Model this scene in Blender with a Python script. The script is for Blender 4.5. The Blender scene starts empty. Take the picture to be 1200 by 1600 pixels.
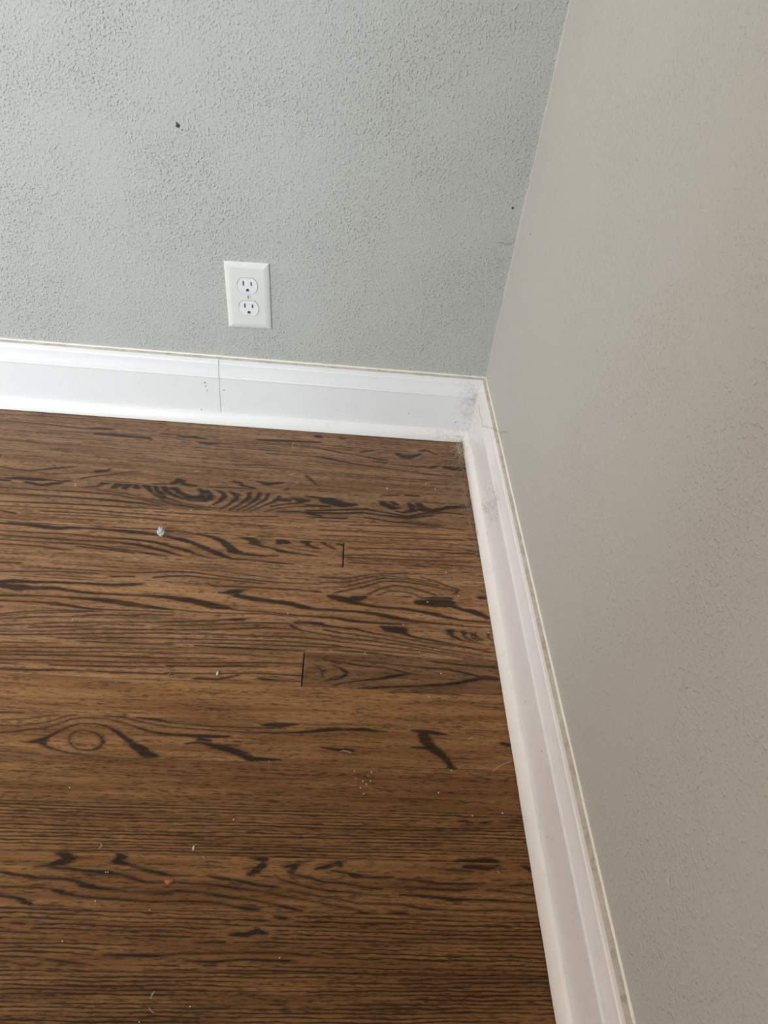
import bpy, bmesh, math, random
import numpy as np
from mathutils import Matrix, Vector, noise as mnoise

scene = bpy.context.scene
COL = scene.collection
random.seed(7)
RNG = np.random.default_rng(11)

# ------------------------------------------------------------------ camera
cam_d = bpy.data.cameras.new('camera')
cam = bpy.data.objects.new('camera', cam_d)
COL.objects.link(cam)
# rows: camera right, camera down, camera forward, in room axes
CR = ((0.994825795, -0.015570142, 0.100395257),
      (0.064331072, -0.668297089, -0.741107626),
      (0.078633009, 0.743731518, -0.663837539))
cm = Matrix(((CR[0][0], -CR[1][0], -CR[2][0], -0.2674032),
             (CR[0][1], -CR[1][1], -CR[2][1], -1.1111050),
             (CR[0][2], -CR[1][2], -CR[2][2], 0.7841806),
             (0, 0, 0, 1)))
cam.matrix_world = cm
cam_d.sensor_fit = 'VERTICAL'
cam_d.sensor_height = 36.0
cam_d.lens = 36.0 * 1113.99 / 1600.0
cam_d.clip_start = 0.01
scene.camera = cam

# ------------------------------------------------------------------ light
scene.view_settings.view_transform = 'Standard'
scene.view_settings.look = 'None'
scene.view_settings.gamma = 1.0
scene.view_settings.use_curve_mapping = False
scene.view_settings.exposure = 0.0

world = bpy.data.worlds.new('sky')
scene.world = world
world.use_nodes = True
wn = world.node_tree.nodes
wn['Background'].inputs[0].default_value = (0.75, 0.86, 1.0, 1)
wn['Background'].inputs[1].default_value = 1.0

# room: right wall x=0, back wall y=0, floor z=0
RX0, RY0, RZ1 = -3.0, -2.4, 2.5
WIN_F = (-2.7, -1.1, 0.12, 2.05)      # front window  x0 x1 z0 z1
FILL_OPENING_L = (-0.95, -0.12, 0.0, 2.03)      # unseen opening added in the left wall for a warm fill light  y0 y1 z0 z1
SHADE_BLOCK_X, SHADE_BLOCK_Y = -0.78, -1.27     # corner of an unseen block added to shade the right wall

P_FRONT, P_LEFT = 86.0, 58.0


def area(name, loc, direction, sx, sy, power, color):
    d = bpy.data.lights.new(name, 'AREA')
    d.shape = 'RECTANGLE'
    d.size, d.size_y = sx, sy
    d.energy = power
    d.color = color
    o = bpy.data.objects.new(name, d)
    COL.objects.link(o)
    o.location = loc
    o.rotation_euler = Vector(direction).to_track_quat('-Z', 'Z').to_euler()
    return o


area('daylight_front', ((WIN_F[0] + WIN_F[1]) / 2, RY0 - 0.16, (WIN_F[2] + WIN_F[3]) / 2), (0, 1, 0),
     WIN_F[1] - WIN_F[0], WIN_F[3] - WIN_F[2], P_FRONT, (0.83, 0.935, 1.0))
area('warm_fill_left', (RX0 - 0.16, (FILL_OPENING_L[0] + FILL_OPENING_L[1]) / 2, (FILL_OPENING_L[2] + FILL_OPENING_L[3]) / 2), (1, 0, 0),
     FILL_OPENING_L[1] - FILL_OPENING_L[0], FILL_OPENING_L[3] - FILL_OPENING_L[2], P_LEFT, (1.0, 0.635, 0.42))  # warm fill light, added out of view to lift the right wall


# ------------------------------------------------------------------ helpers
def tag(o, label=None, cat=None, group=None, kind=None):
    if label:
        o['label'] = label
    if cat:
        o['category'] = cat
    if group:
        o['group'] = group
    if kind:
        o['kind'] = kind
    return o


def link_mesh(name, me, mat=None, parent=None):
    o = bpy.data.objects.new(name, me)
    COL.objects.link(o)
    if mat is not None:
        me.materials.append(mat)
    if parent is not None:
        o.parent = parent
    return o


def obj_bm(name, bm, mat=None, parent=None, smooth=False):
    me = bpy.data.meshes.new(name)
    bmesh.ops.recalc_face_normals(bm, faces=bm.faces[:])
    bm.to_mesh(me)
    bm.free()
    if smooth:
        for f in me.polygons:
            f.use_smooth = True
    return link_mesh(name, me, mat, parent)


def box(bm, x0, x1, y0, y1, z0, z1):
    v = [bm.verts.new((x, y, z)) for x in (x0, x1) for y in (y0, y1) for z in (z0, z1)]
    for f in ((0, 1, 3, 2), (4, 6, 7, 5), (0, 4, 5, 1), (2, 3, 7, 6), (0, 2, 6, 4), (1, 5, 7, 3)):
        bm.faces.new([v[i] for i in f])


def box_obj(name, dims, mat, parent=None):
    bm = bmesh.new()
    box(bm, *dims)
    return obj_bm(name, bm, mat, parent)


def sweep(name, prof, a0, a1, axis, mat, parent=None, m0=0.0, m1=0.0, seg=1, jit=None, smooth_deg=35):
    """extrude a profile [(depth, z)] along a wall. axis 'x' = back wall (depth -> -y), 'y' = right wall (depth -> -x).
    m0/m1: mitre slope, a shift of the end by slope*depth."""
    bm = bmesh.new()
    n = len(prof)
    rings = []
    for s in range(seg + 1):
        t = s / seg
        ring = []
        for i, (d, z) in enumerate(prof):
            a = (a0 + m0 * d) * (1 - t) + (a1 + m1 * d) * t
            dd, zz = d, z
            if jit:
                jd, jz = jit(a, i)
                dd += jd
                zz += jz
            ring.append(bm.verts.new((a, -dd, zz) if axis == 'x' else (-dd, a, zz)))
        rings.append(ring)
    for s in range(seg):
        for i in range(n):
            j = (i + 1) % n
            bm.faces.new((rings[s][i], rings[s][j], rings[s + 1][j], rings[s + 1][i]))
    bm.faces.new(rings[0])
    bm.faces.new(rings[-1][::-1])
    o = obj_bm(name, bm, mat, parent)
    for f in o.data.polygons:
        f.use_smooth = True
    try:
        o.data.set_sharp_from_angle(angle=math.radians(smooth_deg))
    except Exception:
        pass
    return o


# ------------------------------------------------------------------ materials
class NT:
    """small helper to write node trees"""
    def __init__(self, name):
        self.m = bpy.data.materials.new(name)
        self.m.use_nodes = True
        self.t = self.m.node_tree
        self.b = self.t.nodes['Principled BSDF']

    def n(self, typ, **kw):
        nd = self.t.nodes.new(typ)
        for k, v in kw.items():
            setattr(nd, k, v)
        return nd

    def put(self, sock, v):
        if isinstance(v, bpy.types.NodeSocket):
            self.t.links.new(v, sock)
        elif isinstance(v, (tuple, list)):
            if len(v) == 3 and len(sock.default_value) == 4:
                v = (*v, 1.0)
            sock.default_value = v
        else:
            sock.default_value = v

    def math(self, op, a, b=None, c=None, clamp=False):
        nd = self.n('ShaderNodeMath', operation=op, use_clamp=clamp)
        self.put(nd.inputs[0], a)
        if b is not None:
            self.put(nd.inputs[1], b)
        if c is not None:
            self.put(nd.inputs[2], c)
        return nd.outputs[0]

    def vmath(self, op, a, b=None):
        nd = self.n('ShaderNodeVectorMath', operation=op)
        self.put(nd.inputs[0], a)
        if b is not None:
            self.put(nd.inputs[1], b)
        return nd.outputs[0]

    def noise(self, vec, scale, detail=2.0, rough=0.5, dist=0.0):
        nd = self.n('ShaderNodeTexNoise')
        self.put(nd.inputs['Vector'], vec)
        nd.inputs['Scale'].default_value = scale
        nd.inputs['Detail'].default_value = detail
        nd.inputs['Roughness'].default_value = rough
        nd.inputs['Distortion'].default_value = dist
        return nd.outputs['Fac']

    def smooth(self, v, lo, hi, a=0.0, b=1.0):
        nd = self.n('ShaderNodeMapRange', interpolation_type='SMOOTHSTEP')
        self.put(nd.inputs['Value'], v)
        self.put(nd.inputs['From Min'], lo)
        self.put(nd.inputs['From Max'], hi)
        self.put(nd.inputs['To Min'], a)
        self.put(nd.inputs['To Max'], b)
        return nd.outputs['Result']

    def mix(self, f, a, b):
        nd = self.n('ShaderNodeMix', data_type='RGBA')
        self.put(nd.inputs[0], f)
        self.put(nd.inputs[6], a)
        self.put(nd.inputs[7], b)
        return nd.outputs[2]

    def attr(self, name):
        nd = self.n('ShaderNodeAttribute', attribute_name=name)
        return nd.outputs['Fac']

    def pos(self):
        return self.n('ShaderNodeNewGeometry').outputs['Position']

    def bump(self, h, strength, dist, normal=None):
        nd = self.n('ShaderNodeBump')
        nd.inputs['Strength'].default_value = strength
        nd.inputs['Distance'].default_value = dist
        self.put(nd.inputs['Height'], h)
        if normal is not None:
            self.put(nd.inputs['Normal'], normal)
        return nd.outputs['Normal']

    def out(self, color=None, rough=None, normal=None, spec=None):
        if color is not None:
            self.put(self.b.inputs['Base Color'], color)
        if rough is not None:
            self.put(self.b.inputs['Roughness'], rough)
        if normal is not None:
            self.put(self.b.inputs['Normal'], normal)
        if spec is not None:
            self.put(self.b.inputs['Specular IOR Level'], spec)
        return self.m


def srgb(r, g, b):
    f = lambda c: (c / 255 / 12.92) if c / 255 <= 0.04045 else ((c / 255 + 0.055) / 1.055) ** 2.4
    return (f(r), f(g), f(b))


def plain(name, col, rough=0.5, nscale=60.0, amt=0.08, spec=0.5):
    t = NT(name)
    n = t.noise(t.pos(), nscale, 3.0)
    c2 = tuple(max(0.0, c * (1 - amt)) for c in col)
    return t.out(t.mix(n, col, c2), rough, spec=spec)


def wall_mat(name, col, dist, scale):
    t = NT(name)
    P = t.pos()
    # rolled orange-peel texture: rounded blobs of two sizes
    wv = t.n('ShaderNodeVectorMath', operation='MULTIPLY_ADD')
    nz = t.n('ShaderNodeTexNoise')
    t.put(nz.inputs['Vector'], P)
    nz.inputs['Scale'].default_value = 90.0
    t.put(wv.inputs[0], nz.outputs['Color'])
    wv.inputs[1].default_value = (0.0015, 0.0015, 0.0015)
    t.put(wv.inputs[2], P)
    a = t.noise(wv.outputs[0], scale, 1.5, 0.45)
    a = t.smooth(a, 0.46, 0.95)
    b = t.noise(P, scale * 2.3, 1.0, 0.5)
    b = t.smooth(b, 0.5, 0.95, 0.0, 0.5)
    h = t.math('ADD', a, b)
    big = t.noise(P, 7.0, 3.0)
    h = t.math('MULTIPLY', h, t.smooth(big, 0.3, 0.7, 0.55, 1.15))
    nrm = t.bump(h, 1.0, dist)
    tone = t.noise(P, 2.2, 3.0)
    c2 = tuple(c * 0.965 for c in col)
    c = t.mix(tone, col, c2)
    speck = t.noise(P, 330.0, 1.0)
    speck = t.smooth(speck, 0.80, 0.88, 0.0, 0.12)
    c = t.mix(speck, c, (0.12, 0.11, 0.09))
    return t.out(c, 0.62, nrm, 0.35)


WALL_COL = srgb(190, 191, 186)
M_WALL = wall_mat('wall_paint', WALL_COL, 0.0020, 285.0)
M_WALL_R = wall_mat('wall_paint_smooth', WALL_COL, 0.0011, 240.0)
M_CEIL = plain('ceiling_paint', srgb(232, 231, 228), 0.8)
M_PLAIN_WALL = plain('wall_paint_plain', WALL_COL, 0.7)


def trim_mat(name, col, rough, dirt, reach=0.07):
    t = NT(name)
    P = t.pos()
    # faint dirt that gathers towards the corner and in blotches
    n = t.noise(P, 38.0, 4.0, 0.65)
    fine = t.noise(P, 260.0, 3.0, 0.6)
    blot = t.smooth(n, 0.50, 0.72, 0.0, 1.0)
    blot = t.math('MULTIPLY', blot, t.smooth(fine, 0.4, 0.65, 0.15, 1.0))
    blot = t.math('MULTIPLY', blot, dirt)
    # grime and web dust caught in the corner
    near = t.n('ShaderNodeVectorMath', operation='LENGTH')
    t.put(near.inputs[0], t.vmath('MULTIPLY', P, (1.0, 1.0, 0.0)))
    near = t.smooth(near.outputs['Value'], reach, 0.02)
    grime = t.smooth(t.noise(P, 210.0, 4.0, 0.7), 0.42, 0.68, 0.05, 0.34)
    blot = t.math('MAXIMUM', blot, t.math('MULTIPLY', grime, near))
    c = t.mix(blot, col, srgb(150, 140, 122))
    sp = t.smooth(t.noise(P, 420.0, 1.0), 0.77, 0.83, 0.0, 0.55)
    sp = t.math('MULTIPLY', sp, t.smooth(t.noise(P, 21.0, 2.0), 0.5, 0.65))
    c = t.mix(sp, c, srgb(110, 104, 92))
    brush = t.noise(t.vmath('MULTIPLY', P, (25.0, 25.0, 700.0)), 1.0, 2.0)
    nrm = t.bump(brush, 0.25, 0.0003)
    return t.out(c, rough, nrm, 0.5)


M_TRIM = trim_mat('white_trim_paint', srgb(238, 239, 239), 0.28, 0.07)
M_TRIM_R = trim_mat('white_trim_paint_dusty', srgb(238, 238, 240), 0.32, 0.16, 0.26)
M_SHOE = trim_mat('white_shoe_paint', srgb(239, 238, 235), 0.35, 0.14, 0.16)
M_CAULK = trim_mat('cream_caulk', srgb(240, 238, 229), 0.55, 0.25)
M_CORNER = plain('corner_caulk_paint', srgb(216, 214, 207), 0.6)


def ledge_mat():
    t = NT('grimy_ledge_paint')
    P = t.pos()
    n = t.noise(P, 120.0, 4.0, 0.65)
    l = t.noise(P, 30.0, 3.0, 0.6)
    c = t.mix(t.smooth(n, 0.35, 0.7), srgb(206, 198, 184), srgb(168, 157, 142))
    c = t.mix(t.smooth(l, 0.4, 0.65, 0.0, 0.6), c, srgb(214, 209, 196))
    return t.out(c, 0.7)


M_LEDGE = ledge_mat()
M_GAP = plain('dark_gap', (0.006, 0.005, 0.004), 0.9)
M_SUB = plain('subfloor_wood', (0.012, 0.008, 0.005), 0.9)


# ------------------------------------------------------------------ stained oak
def oak_mat():
    t = NT('stained_oak')
    oc = t.n('ShaderNodeTexCoord').outputs['Object']
    sx = t.n('ShaderNodeSeparateXYZ')
    t.put(sx.inputs[0], oc)
    u = sx.outputs[0]
    ph = t.attr('grain_phase')
    dk = t.attr('figure_dist')      # mm to the dark figure, negative inside
    rg = t.attr('ring_amount')
    tn = t.attr('board_tone_shade')  # board's own tone plus painted dimming towards the viewer
    sd = t.attr('board_seed')
    fq = t.attr('ring_freq')
    cv = t.n('ShaderNodeCombineXYZ')
    t.put(cv.inputs[0], u)
    t.put(cv.inputs[1], ph)
    t.put(cv.inputs[2], sd)
    V = cv.outputs[0]
    # pores: long thin streaks in two sizes
    st1 = t.noise(t.vmath('MULTIPLY', V, (75.0, 1100.0, 3.1)), 1.0, 2.0, 0.6)
    st2 = t.noise(t.vmath('MULTIPLY', V, (240.0, 1700.0, 5.7)), 1.0, 2.0, 0.6)
    st3 = t.noise(t.vmath('MULTIPLY', V, (16.0, 420.0, 1.3)), 1.0, 2.0, 0.55)
    st4 = t.noise(t.vmath('MULTIPLY', V, (95.0, 560.0, 4.3)), 1.0, 3.0, 0.65)
    streak = t.math('ADD', t.math('MULTIPLY', st1, 0.6), t.math('MULTIPLY', st2, 0.4))
    # growth rings
    wob = t.noise(t.vmath('MULTIPLY', V, (7.0, 55.0, 2.2)), 1.0, 3.0, 0.5)
    wob2 = t.noise(t.vmath('MULTIPLY', V, (45.0, 300.0, 2.2)), 1.0, 2.0, 0.5)
    r = t.math('MULTIPLY', ph, fq)
    r = t.math('ADD', r, t.math('MULTIPLY', wob, 1.9))
    r = t.math('ADD', r, t.math('MULTIPLY', wob2, 0.75))
    fr = t.math('FRACT', r)
    up = t.smooth(fr, 0.0, 0.16)
    dn = t.smooth(fr, 0.22, 0.78, 1.0, 0.0)
    band = t.math('MULTIPLY', up, dn)
    amp = t.smooth(t.noise(t.vmath('MULTIPLY', V, (5.0, 130.0, 8.8)), 1.0, 2.0), 0.30, 0.62, 0.45, 1.0)
    band = t.math('MULTIPLY', t.math('MULTIPLY', band, amp), rg)
    rl = t.math('ADD', band, t.math('MULTIPLY', t.math('SUBTRACT', streak, 0.5), 1.5))
    ringmask = t.smooth(rl, 0.30, 0.78)
    ringmask = t.math('MULTIPLY', ringmask, t.smooth(band, 0.03, 0.25))
    # dark figure with feathered ends
    fw = t.attr('figure_width')
    am = t.smooth(fw, 0.4, 3.0, 1.0, 5.2)
    st5 = t.noise(t.vmath('MULTIPLY', V, (48.0, 800.0, 9.3)), 1.0, 3.0, 0.7)
    ragged = t.math('ADD', t.math('MULTIPLY', t.math('SUBTRACT', streak, 0.5), 0.9), t.math('SUBTRACT', st5, 0.5))
    e = t.math('ADD', dk, t.math('MULTIPLY', ragged, am))
    e = t.math('ADD', e, t.math('MULTIPLY', t.math('SUBTRACT', st4, 0.54), 2.6))
    fig = t.smooth(e, 0.9, -1.0)
    fig = t.math('MULTIPLY', fig, t.smooth(t.noise(t.vmath('MULTIPLY', V, (22.0, 260.0, 6.1)), 1.0, 3.0, 0.6), 0.28, 0.50, 0.75, 1.0))
    # pores crowd around the figure
    halo = t.smooth(dk, 4.5, 0.0, 0.0, 0.13)
    hp = t.math('ADD', t.math('ADD', t.math('MULTIPLY', st4, 0.5), t.math('MULTIPLY', st5, 0.5)), halo)
    hp = t.smooth(hp, 0.56, 0.72, 0.0, 0.62)
    fig = t.math('MAXIMUM', fig, t.math('MULTIPLY', hp, t.smooth(dk, 5.0, 1.0)))
    # loose dark pores everywhere
    pores = t.smooth(t.math('ADD', t.math('MULTIPLY', st4, 0.6), t.math('MULTIPLY', st3, 0.4)), 0.48, 0.63, 0.0, 0.72)
    dark = t.math('MAXIMUM', t.math('MULTIPLY', ringmask, 0.85), t.math('MULTIPLY', fig, 0.94))
    dark = t.math('MAXIMUM', dark, pores)
    light = (0.352, 0.191, 0.0920)
    mid = (0.186, 0.088, 0.0345)
    deep = (0.0130, 0.0072, 0.0040)
    tone = t.noise(t.vmath('MULTIPLY', V, (6.0, 90.0, 1.9)), 1.0, 3.0, 0.55)
    c = t.mix(t.smooth(tone, 0.28, 0.70), light, mid)
    c = t.mix(t.smooth(st1, 0.35, 0.62, 0.0, 0.40), c, mid)
    c = t.mix(dark, c, deep)
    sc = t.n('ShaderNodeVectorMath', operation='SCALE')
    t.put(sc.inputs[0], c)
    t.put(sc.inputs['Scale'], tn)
    wm = t.attr('board_warm_haze')  # near boards warmed, far boards greyed to paint in haze
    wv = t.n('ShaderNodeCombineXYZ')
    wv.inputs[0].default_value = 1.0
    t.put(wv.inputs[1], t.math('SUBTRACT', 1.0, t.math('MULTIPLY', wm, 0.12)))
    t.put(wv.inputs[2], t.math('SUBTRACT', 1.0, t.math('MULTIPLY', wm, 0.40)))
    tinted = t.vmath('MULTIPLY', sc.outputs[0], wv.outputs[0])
    # satin finish, pores slightly sunk
    nrm = t.bump(st3, 0.2, 0.00025)
    rough = t.math('ADD', t.math('MULTIPLY', st3, 0.10), 0.33)
    t.b.inputs['Sheen Weight'].default_value = 0.38      # added sheen stands in for pale reflected haze at grazing angles
    t.b.inputs['Sheen Roughness'].default_value = 0.35
    return t.out(tinted, rough, nrm, 0.18)


M_OAK = oak_mat()

# ------------------------------------------------------------------ floor
ROW_W = 0.0535
Y_REF = -0.5778            # seam number 0


def seam(k):
    return Y_REF - ROW_W * k


# boards in view, by row: (x0, x1, look); tone also paints in dimming towards the viewer
R_END = -0.008
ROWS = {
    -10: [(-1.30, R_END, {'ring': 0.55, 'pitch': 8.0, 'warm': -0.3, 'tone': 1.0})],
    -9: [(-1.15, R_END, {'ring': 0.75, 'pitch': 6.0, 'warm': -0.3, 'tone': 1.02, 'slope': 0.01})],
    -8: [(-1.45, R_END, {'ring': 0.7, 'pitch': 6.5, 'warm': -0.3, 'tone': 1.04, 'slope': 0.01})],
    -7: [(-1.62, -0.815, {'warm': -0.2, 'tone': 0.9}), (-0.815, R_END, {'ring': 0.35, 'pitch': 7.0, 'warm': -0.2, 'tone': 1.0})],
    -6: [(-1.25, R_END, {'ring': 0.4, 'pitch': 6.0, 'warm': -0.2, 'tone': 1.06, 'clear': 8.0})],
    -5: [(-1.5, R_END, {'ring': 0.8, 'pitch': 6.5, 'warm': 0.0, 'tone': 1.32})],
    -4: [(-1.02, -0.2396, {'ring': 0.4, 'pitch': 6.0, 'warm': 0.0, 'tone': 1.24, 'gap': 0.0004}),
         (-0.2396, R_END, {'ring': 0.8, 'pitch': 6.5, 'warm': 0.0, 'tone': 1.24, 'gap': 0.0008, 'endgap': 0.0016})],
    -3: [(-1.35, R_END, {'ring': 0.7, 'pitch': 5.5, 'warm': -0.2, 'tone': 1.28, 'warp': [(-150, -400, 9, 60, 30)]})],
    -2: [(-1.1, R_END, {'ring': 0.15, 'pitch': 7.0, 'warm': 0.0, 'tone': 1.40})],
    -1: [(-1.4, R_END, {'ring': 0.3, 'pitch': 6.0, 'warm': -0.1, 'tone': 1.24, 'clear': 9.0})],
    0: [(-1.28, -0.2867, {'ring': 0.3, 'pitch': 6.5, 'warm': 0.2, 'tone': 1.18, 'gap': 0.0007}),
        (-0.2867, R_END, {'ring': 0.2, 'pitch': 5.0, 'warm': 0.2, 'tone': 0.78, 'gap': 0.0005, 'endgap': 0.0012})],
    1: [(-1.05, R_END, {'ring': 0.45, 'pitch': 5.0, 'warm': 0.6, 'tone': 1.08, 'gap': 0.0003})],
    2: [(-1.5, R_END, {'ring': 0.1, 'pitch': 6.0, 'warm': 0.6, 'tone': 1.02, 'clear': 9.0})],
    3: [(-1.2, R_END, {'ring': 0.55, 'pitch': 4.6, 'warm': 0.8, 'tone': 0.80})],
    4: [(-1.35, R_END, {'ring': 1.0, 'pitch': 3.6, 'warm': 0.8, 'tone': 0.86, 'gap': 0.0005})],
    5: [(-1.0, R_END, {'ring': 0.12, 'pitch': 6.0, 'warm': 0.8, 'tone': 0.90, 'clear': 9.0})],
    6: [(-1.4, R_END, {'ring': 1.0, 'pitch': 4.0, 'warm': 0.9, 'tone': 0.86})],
    7: [(-1.2, R_END, {'ring': 1.0, 'pitch': 3.5, 'warm': 0.9, 'tone': 0.84})],
}
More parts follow.
